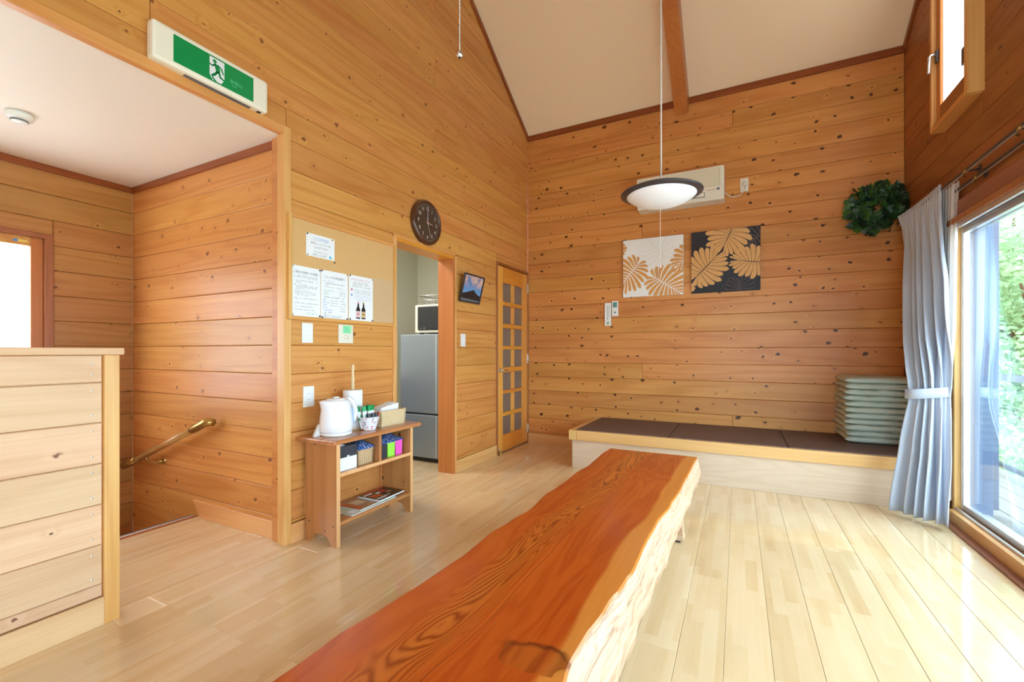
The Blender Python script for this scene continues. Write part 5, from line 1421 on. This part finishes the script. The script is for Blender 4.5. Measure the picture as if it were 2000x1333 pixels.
# switches and sockets
t = wt('light_switch', 'white three-way light switch plate under the cork board, left one', 'switch', -2.919, 1.139)
wbox('plate', -.035, .035, .0, .007, -.056, .056, 'white', t, .003)
for k in range(3): wbox('rocker', -.012, .026, .007, .010, -.032 + k * .022, -.013 + k * .022, 'sign_white', t, .0015)
t = wt('switch_plate', 'square cream wall plate with a dial and a green label under the cork board', 'switch', -2.648, 1.142)
wbox('plate', -.056, .056, .0, .008, -.057, .057, 'cream', t, .004)
bm = BM(); lathe(bm, [(0, .016), (.012, .016), (.015, .008)], 24); bm.transform(Matrix.Translation((.0, 0, -.018)) @ Matrix.Rotation(PI / 2, 4, 'X')); obj('dial', bm, 'cream', t)
o = wbox('label_tape', -.024, .038, .0081, .0088, .004, .051, 'tape', t, 0); o['label'] = 'green label tape'
bm = BM(); stroke(bm, [(-.010, .012), (-.002, .040), (.010, .034), (.002, .022), (.016, .010)], .006, -.0092); obj('label_mark', bm, 'sign_aqua', t)
t = wt('wall_socket', 'white double wall socket above the pine shelf beside the kettle', 'socket', -2.911, .782)
wbox('plate', -.035, .035, .0, .007, -.058, .058, 'white', t, .003)
for zz in (.016, -.016):
    wbox('outlet_face', -.014, .014, .007, .009, zz - .013, zz + .013, 'sign_white', t, .001)
    for u in (-.006, .006): wbox('slot', u - .001, u + .001, .0088, .0092, zz - .004, zz + .004, 'ink', t, 0)
t = wt('light_switch', 'white light switch beside the lattice door', 'switch', -1.346, 1.134)
wbox('plate', -.036, .036, .0, .007, -.056, .056, 'white', t, .003); wbox('rocker', -.012, .012, .007, .010, -.022, .022, 'sign_white', t, .002)

# leaning framed photograph
t = wt('framed_photograph', 'small framed photograph of a mountain at dusk leaning out from the wall', 'picture', -1.258, 1.470, .006)
t.rotation_euler = (math.radians(14.5), 0, PI / 2)
for n, a, b, c, d in (('frame_bar', -.165, -.150, 0, .252), ('frame_bar', .150, .165, 0, .252), ('frame_bar', -.150, .150, 0, .015), ('frame_bar', -.150, .150, .237, .252)):
    wbox(n, a, b, .0, .014, c, d, 'lamp_rim', t, .002)
pr_ = wbox('print', -.150, .150, .004, .006, .015, .237, 'photo', t, 0)
bm = BM(); flat(bm, [(-.15, .016), (.15, .016), (.15, .072), (.11, .080), (.06, .100), (.035, .118), (.022, .118), (-.01, .096), (-.05, .082), (-.09, .088), (-.15, .076)], -.0066); obj('mountain_print', fin(bm), 'wine', t)
bm = BM(); flat(bm, [(-.15, .016), (.15, .016), (.15, .028), (-.15, .036)], -.0070); obj('lake_print', bm, 'ink_soft', t)
wbox('backing', -.152, .152, -.004, .003, .01, .242, 'black', t, 0)

# =================================================================== ON THE BACK WALL
def bt(name, label, cat, x, z, group=None): return thing(name, label, cat, (x, 0.0, z), 0, group)
def aircon():
    t = bt('air_conditioner', 'cream wall air conditioner behind the pendant lamp', 'air conditioner', 1.65, 2.57)
    bm = BM(); prism(bm, [(0, -.145), (.145, -.145), (.178, -.105), (.180, .148), (.165, .150), (0, .150)], -.385, .385, .006)
    # profile is (depth, z): turn so depth runs to -y
    bm.transform(Matrix(((0, 1, 0, 0), (-1, 0, 0, 0), (0, 0, 1, 0), (0, 0, 0, 1)))); bmesh.ops.recalc_face_normals(bm, faces=bm.faces[:]); obj('casing', bm, 'cream', t)
    wbox('grille_panel', -.365, .352, .178, .1825, -.030, .134, 'wicker', t, .002)
    g = t.children[-1]; g.data.materials[0] = M['grille']
    bm = BM()
    for k in range(14): bx(bm, -.355, .342, -.1835, -.1824, -.022 + k * .0112, -.0175 + k * .0112)
    obj('grille_slats', bm, 'cream', t)
    wbox('louvre', -.34, .22, .165, .1815, -.112, -.078, 'cream', t, .003); wbox('louvre_gap', -.345, .225, .160, .1805, -.116, -.074, 'ink_soft', t, 0)
    wbox('badge', .325, .348, .178, .1815, -.066, -.048, 'ink_soft', t, 0); wbox('lamp_window', .24, .315, .178, .1812, -.062, -.056, 'wicker2', t, 0)
    bm = BM(); tube(bm, [(.385, -.05, -.055), (.41, -.03, -.085), (.455, -.02, -.105), (.51, -.02, -.098), (.545, -.024, -.065), (.552, -.026, -.02)], .004, 8); obj('power_cord', bm, 'cordw', t)
M['grille'] = plain('grille_beige', srgb(212, 200, 166), 0.55)
aircon()
t = bt('wall_socket', 'cream wall socket with a round plug beside the air conditioner', 'socket', 2.198, 2.567)
wbox('plate', -.034, .034, 0, .008, -.062, .062, 'cream', t, .003)
bm = BM(); lathe(bm, [(0, .034), (.016, .034), (.02, .028), (.02, .009)], 20); bm.transform(Matrix.Translation((.002, 0, .004)) @ Matrix.Rotation(PI / 2, 4, 'X')); obj('plug', bm, 'cordw', t)

def leaf_polys(bx_, bz_, tx, tz, wid, n=10, gap=.16, q0=.012):
    """one monstera leaf: fingers fanning from the midrib, thin slits between, each a polygon"""
    L = math.hypot(tx - bx_, tz - bz_); ca, sa = (tx - bx_) / L, (tz - bz_) / L
    def wp(s, d): return (bx_ + ca * s - sa * d, bz_ + sa * s + ca * d)
    def edge(f, q):
        s0 = L * .80 * f ** 1.25; ph = math.radians(172 - 158 * f ** .80)
        ln = wid * (.72 + .42 * math.sin(PI * min(1, .05 + f * .95))) * (1 - f ** 4) + L * .26 * f ** 4
        b = wid * .30 * q * q * (1 - f * .6)
        return s0 + ln * math.cos(ph) * q + b, L * .004 + ln * math.sin(ph) * q
    polys = []
    for side in (1, -1):
        for i in range(n):
            up, dn = [], []; k_end = .93 + .07 * math.sin(i * 2.4 + side)
            for k in range(13):
                q = q0 + (k_end - q0) * k / 12
                (a0, b0), (a1, b1) = edge(i / n, q), edge((i + 1) / n, q)
                r = 1 if k < 10 else math.sqrt(max(0, 1 - ((k - 9.2) / 2.8) ** 2))
                g = gap * (.55 + .45 * abs(q - .45) * 2)
                h = .5 * (1 - g) * r
                ma, mb = (a0 + a1) / 2, (b0 + b1) / 2
                up.append(wp(ma + (a1 - a0) * h, side * (mb + (b1 - b0) * h))); dn.append(wp(ma - (a1 - a0) * h, side * (mb - (b1 - b0) * h)))
            polys.append(up + dn[::-1])
    return polys
def clip_rect(P, u, v):
    for h in ((1, 0, u), (-1, 0, u), (0, 1, v), (0, -1, v)):
        P = clip(P, *h)
        if len(P) < 3: return []
    return clean(P, .0004)
def add_polys(bm, polys, u, v, d):
    for P in polys:
        P = clip_rect(P, u, v)
        if len(P) >= 3: flat(bm, P, -d)
def outline(bm, polys, u, v, d, w):
    for P in polys:
        Q = P + P[:1]
        for a, b in zip(Q, Q[1:]):
            if max(abs(a[0]), abs(b[0])) < u and max(abs(a[1]), abs(b[1])) < v: stroke(bm, [a, b], w, -d)
def art(name, label, x, z, canvas, specs, mat, lines_, lmat, W2=.290, H2=.291):
    t = bt(name, label, 'picture', x, z)
    wbox('canvas', -W2, W2, .002, .030, -H2, H2, canvas, t, .002)
    for s in specs:
        bm = BM(); add_polys(bm, leaf_polys(*s), W2 - .001, H2 - .001, .0304 + .0003 * specs.index(s))
        bmesh.ops.triangulate(bm, faces=bm.faces[:]); obj('leaf_print', bm, mat, t)
    for s in lines_:
        bm = BM(); outline(bm, leaf_polys(*s), W2 - .002, H2 - .002, .0303, .0022); obj('line_leaf_print', bm, lmat, t)
art('leaf_print_panel', 'white square panel printed with tan monstera leaves, left of the pair', 1.384, 1.881, 'canvas_w',
    [(-.150, .030, -.34, -.20, .175, 11, .40), (.030, -.115, .300, -.30, .185, 11, .40), (.40, .14, .20, -.04, .13, 9, .3), (-.36, .24, -.27, .17, .07, 5, .2)],
    'leaf_tan', [(.10, .09, -.06, .30, .17, 10, .1)], 'line_grey')
art('leaf_print_panel', 'black square panel printed with gold monstera leaves, right of the pair', 2.036, 1.884, 'canvas_b',
    [(-.240, -.130, -.030, .090, .180, 11, .16), (.060, .290, -.020, .100, .190, 10, .16), (.300, -.045, .060, .0, .150, 10, .16), (-.33, -.24, -.26, -.23, .05, 5, .1)],
    'leaf_gold', [(.31, .23, .16, .10, .12, 8, .1), (.12, -.29, .12, -.20, .13, 8, .1)], 'line_mauve')
t = bt('remote_control', 'long white remote control in its wall holder, lower left of the white panel', 'remote control', .932, 1.423)
wbox('holder', -.033, .033, 0, .022, -.120, .121, 'white', t, .004)
bm = BM(); rr = random.Random(4)
for k in range(8): flat(bm, [(-.006, .07 - k * .018), (.004, .07 - k * .018), (.004, .079 - k * .018), (-.006, .079 - k * .018)], -.0224)
for k in range(10): flat(bm, [(.013, .085 - k * .012), (.018, .085 - k * .012), (.018, .091 - k * .012), (.013, .091 - k * .012)], -.0224)
obj('lettering_marks', bm, 'ink_soft', t)
bm = BM(); flat(bm, circle(.002, -.088, .014, 14), -.0224); obj('tree_mark', bm, 'ink_green', t)
bm = BM(); flat(bm, [(-.002, -.108), (.006, -.108), (.006, -.095), (-.002, -.095)], -.0226); obj('trunk_mark', bm, 'shade_red', t)
t = bt('remote_control', 'small white remote control with a teal screen below the white panel', 'remote control', 1.007, 1.481)
wbox('body', -.032, .032, 0, .020, -.078, .078, 'white', t, .004); s_ = wbox('screen', -.022, .022, .020, .0208, .012, .066, 'screen', t, 0) if 'screen' in M else None
M['screen'] = plain('lcd_teal', srgb(96, 150, 140), 0.25)
s_ = wbox('screen', -.022, .022, .0198, .0208, .012, .066, 'screen', t, 0); s_['label'] = 'teal display'
wbox('button', -.010, .010, .020, .022, -.048, -.032, 'ink_soft', t, .001)

# =================================================================== STAIR HALL, KITCHEN, OUTSIDE
def handrail():
    t = thing('handrail', 'round wooden stair handrail with brass ends on the stair hall wall', 'handrail', (-0.80, -3.085, .56))
    P = [(-.660, .612), (-.80, .562), (-1.60, .258)]
    L = lambda p: (p[0] + .80, 0, p[1] - .56)
    bm = BM(); tube(bm, [L(P[1]), L((-1.50, .297))], .0205, 14); obj('rail', bm, 'rail_wood', t)
    bm = BM(); tube(bm, [(L(P[0])[0], .035, L(P[0])[2] - .004), (L(P[0])[0] + .004, .012, L(P[0])[2] + .002), L((-.675, .609)), L(P[1]), L((-.815, .556))], [.022, .024, .0245, .025, .0235], 14); obj('end_piece', bm, 'brass', t)
    bm = BM(); tube(bm, [L((-1.48, .304)), L((-1.56, .274)), L((-1.66, .240))], .0245, 14); obj('end_piece', bm, 'brass', t)
    bm = BM(); q = L((-1.36, .350)); tube(bm, [(q[0], 0, q[2] - .012), (q[0] + .01, .004, q[2] - .040), (q[0] + .05, .03, q[2] - .055), (q[0] + .085, .055, q[2] - .045)], .008, 10)
    bmesh.ops.create_cone(bm, cap_ends=True, segments=16, radius1=.022, radius2=.020, depth=.008, matrix=Matrix.Translation((q[0] + .085, .060, q[2] - .045)) @ Matrix.Rotation(PI / 2, 4, 'X')); obj('bracket', bm, 'brass', t)
M['rail_wood'] = wood('rail_wood', srgb(170, 116, 60), srgb(198, 144, 84), axis='x', ring=.25, vary=.03, rough=.3, coat=.2)
handrail()

def fridge():
    t = thing('refrigerator', 'grey two-door refrigerator standing in the kitchen', 'refrigerator', (-.52, -1.04, 0))
    bm = BM(); bx(bm, -.222, .222, -.205, .25, .03, 1.195, .006); obj('cabinet', bm, 'fridge_dark', t)
    box('upper_door', -.223, .223, -.262, -.212, .458, 1.198, 'fridge', t, .012); box('lower_door', -.223, .223, -.262, -.212, .045, .446, 'fridge', t, .012)
    for z0, z1 in ((.47, 1.186), (.06, .434)): box('edge_grip', .196, .206, -.2645, -.260, z0, z1, 'fridge_edge', t, .002)
    for x in (-.19, .19): box('foot', x - .02, x + .02, -.20, -.16, 0, .03, 'black', t, .003)
    box('kick_plate', -.20, .20, -.215, -.205, .008, .04, 'black', t, .001)
fridge()
def microwave():
    t = thing('microwave_oven', 'cream microwave oven with a black door on top of the refrigerator', 'microwave', (-.37, -1.04, 1.198))
    bm = BM(); bx(bm, -.245, .245, -.20, .17, .014, .282, .010); obj('casing', bm, 'cream', t)
    bm = BM(); bx(bm, -.205, .13, -.212, -.199, .040, .262, .010); obj('door_window', bm, 'black', t)
    wb = box('control_panel', .14, .235, -.205, -.199, .035, .265, 'ink_soft', t, .002)
    bm = BM(); flat(bm, [(-.185, .052), (-.15, .052), (-.15, .056), (-.185, .056)], -.2125); flat(bm, circle(-.125, .056, .010, 16), -.2125); obj('badge', bm, 'ink_soft', t)
    for x in (-.2, .2): box('foot', x - .015, x + .015, -.17, -.14, 0, .014, 'black', t, .002)
microwave()
def dish_rack():
    t = thing('wire_basket', 'thin wire basket sitting on top of the microwave', 'basket', (-.42, -1.02, 1.481))
    bm = BM(); w0, w1, d0, d1, h = .17, .21, .09, .12, .10
    for (a, b, z) in ((w0, d0, .008), (w1 * .95, d1 * .95, .055), (w1, d1, h)):
        tube(bm, [(-a, -b, z), (a, -b, z), (a, b, z), (-a, b, z), (-a, -b, z)], .0034, 6, False)
    for k in range(13):
        f = -1 + 2 * k / 12
        for s in (-1, 1): tube(bm, [(f * w0, s * d0, .008), (f * w1, s * d1, h)], .0020, 5, False)
        tube(bm, [(f * w0, -d0, .008), (f * w0, d0, .008)], .0020, 5, False)
    for k in range(6):
        f = -1 + 2 * k / 5
        for s in (-1, 1): tube(bm, [(s * w0, f * d0, .008), (s * w1, f * d1, h)], .0020, 5, False)
    tube(bm, [(-w1, -d1, h), (-w1 - .05, -d1, h + .004), (-w1 - .05, d1, h + .004), (-w1, d1, h)], .0034, 6, False)
    obj('wires', bm, 'steel', t)
    bm = BM(); bx(bm, -.16, .17, -.09, .09, 0, .006, .002); obj('tray', bm, 'black', t)
dish_rack()
t = thing('kitchen_counter', 'kitchen counter edge seen in the gap left of the refrigerator', 'counter', (-1.30, -1.75, 0))
box('cabinet', -.28, .26, -.55, .55, .0, .76, 'fridge_dark', t, .004); box('worktop', -.285, .285, -.56, .56, .76, .79, 'steel', t, .004)

# outside: deck, railing, trees
gd = BM(); bx(gd, 3.48, 40, -30, 40, -.9, -.7); struct(obj('ground', gd, 'ground'))
t = thing('wooden_deck', 'weathered deck outside the sliding glass door', 'deck', (3.94, -1.0, -.08))
for k in range(6): box('deck_board', -.445 + k * .148, -.445 + k * .148 + .142, -3.2, 3.2, -.03, 0.0, 'deck', t, .003)
for y in (-3.0, -1, 1, 3.0): box('joist', -.44, .44, y - .05, y + .05, -.70, -.03, 'deck', t, 0)
t = thing('deck_railing', 'dark balcony railing seen through the sliding glass door', 'railing', (4.25, -1.0, -.08))
box('top_rail', -.03, .03, -3.2, 3.2, .855, .915, 'rail_out', t, .004); box('bottom_rail', -.015, .015, -3.2, 3.2, .08, .12, 'rail_out', t, .003)
for k in range(4): box('post', -.025, .025, -3.1 + k * 2.05, -3.05 + k * 2.05, .0, .855, 'rail_out', t, .003)
def tree(loc, h, rad, seed, label, n=2600):
    t = thing('garden_tree', label, 'tree', loc, 0, 'trees beyond the deck')
    r = random.Random(seed); bm = BM()
    tube(bm, [(0, 0, 0), (.05, .02, h * .3), (-.03, .05, h * .6), (0, 0, h * .85)], [.10, .08, .05, .02], 8)
    for k in range(6):
        a = k * 1.05; z = h * (.3 + .08 * k); tube(bm, [(0, 0, z), (rad * .4 * math.cos(a), rad * .4 * math.sin(a), z + .25), (rad * .75 * math.cos(a), rad * .75 * math.sin(a), z + .4)], [.04, .025, .01], 6)
    obj('trunk', bm, 'twig', t)
    bm = BM(); blobs = [(Vector((r.uniform(-.6, .6) * rad, r.uniform(-.6, .6) * rad, h * r.uniform(.12, .95))), r.uniform(.3, .55) * rad) for _ in range(22)]
    for _ in range(n):
        c, q = r.choice(blobs); d = Vector((r.gauss(0, 1), r.gauss(0, 1), r.gauss(0, 1))).normalized(); p = c + d * q * r.uniform(.6, 1.05)
        a = Vector((r.gauss(0, 1), r.gauss(0, 1), r.gauss(0, .6))).normalized(); b = a.cross(d + Vector((0, 0, .3))).normalized(); s = r.uniform(.032, .065)
        bm.faces.new([bm.verts.new(p + a * s), bm.verts.new(p + b * s * .45), bm.verts.new(p - a * s * .7), bm.verts.new(p - b * s * .45)])
    f = obj('foliage', bm, 'foliage', t); f['kind'] = 'stuff'
tree((5.3, 3.0, -.7), 3.4, 1.0, 1, 'leafy pale green shrub right outside the glass, nearest of the trees', 12000)
tree((6.7, 6.4, -.7), 5.0, 1.5, 2, 'tall pale green tree further back beyond the deck', 14000)
tree((8.0, 10.2, -.7), 6.5, 1.9, 3, 'tallest tree, farthest back beyond the deck', 14000)
tree((9.2, 3.0, -.7), 4.4, 1.6, 4, 'broad tree to the right beyond the deck railing', 5000)

t = thing('shutter_box', 'blue-grey shutter box on the outside wall just past the sliding door', 'shutter box', (3.60, -0.42, 0.94))
box('panel', -.120, .020, -.03, .03, -.98, 1.0, 'shutter', t, .003); box('panel', .032, .115, -.03, .03, -.98, 1.0, 'shutter', t, .003)
for z in (-.8, .8): box('batten', -.13, .11, .03, .06, z - .03, z + .03, 'shutter', t, .003)
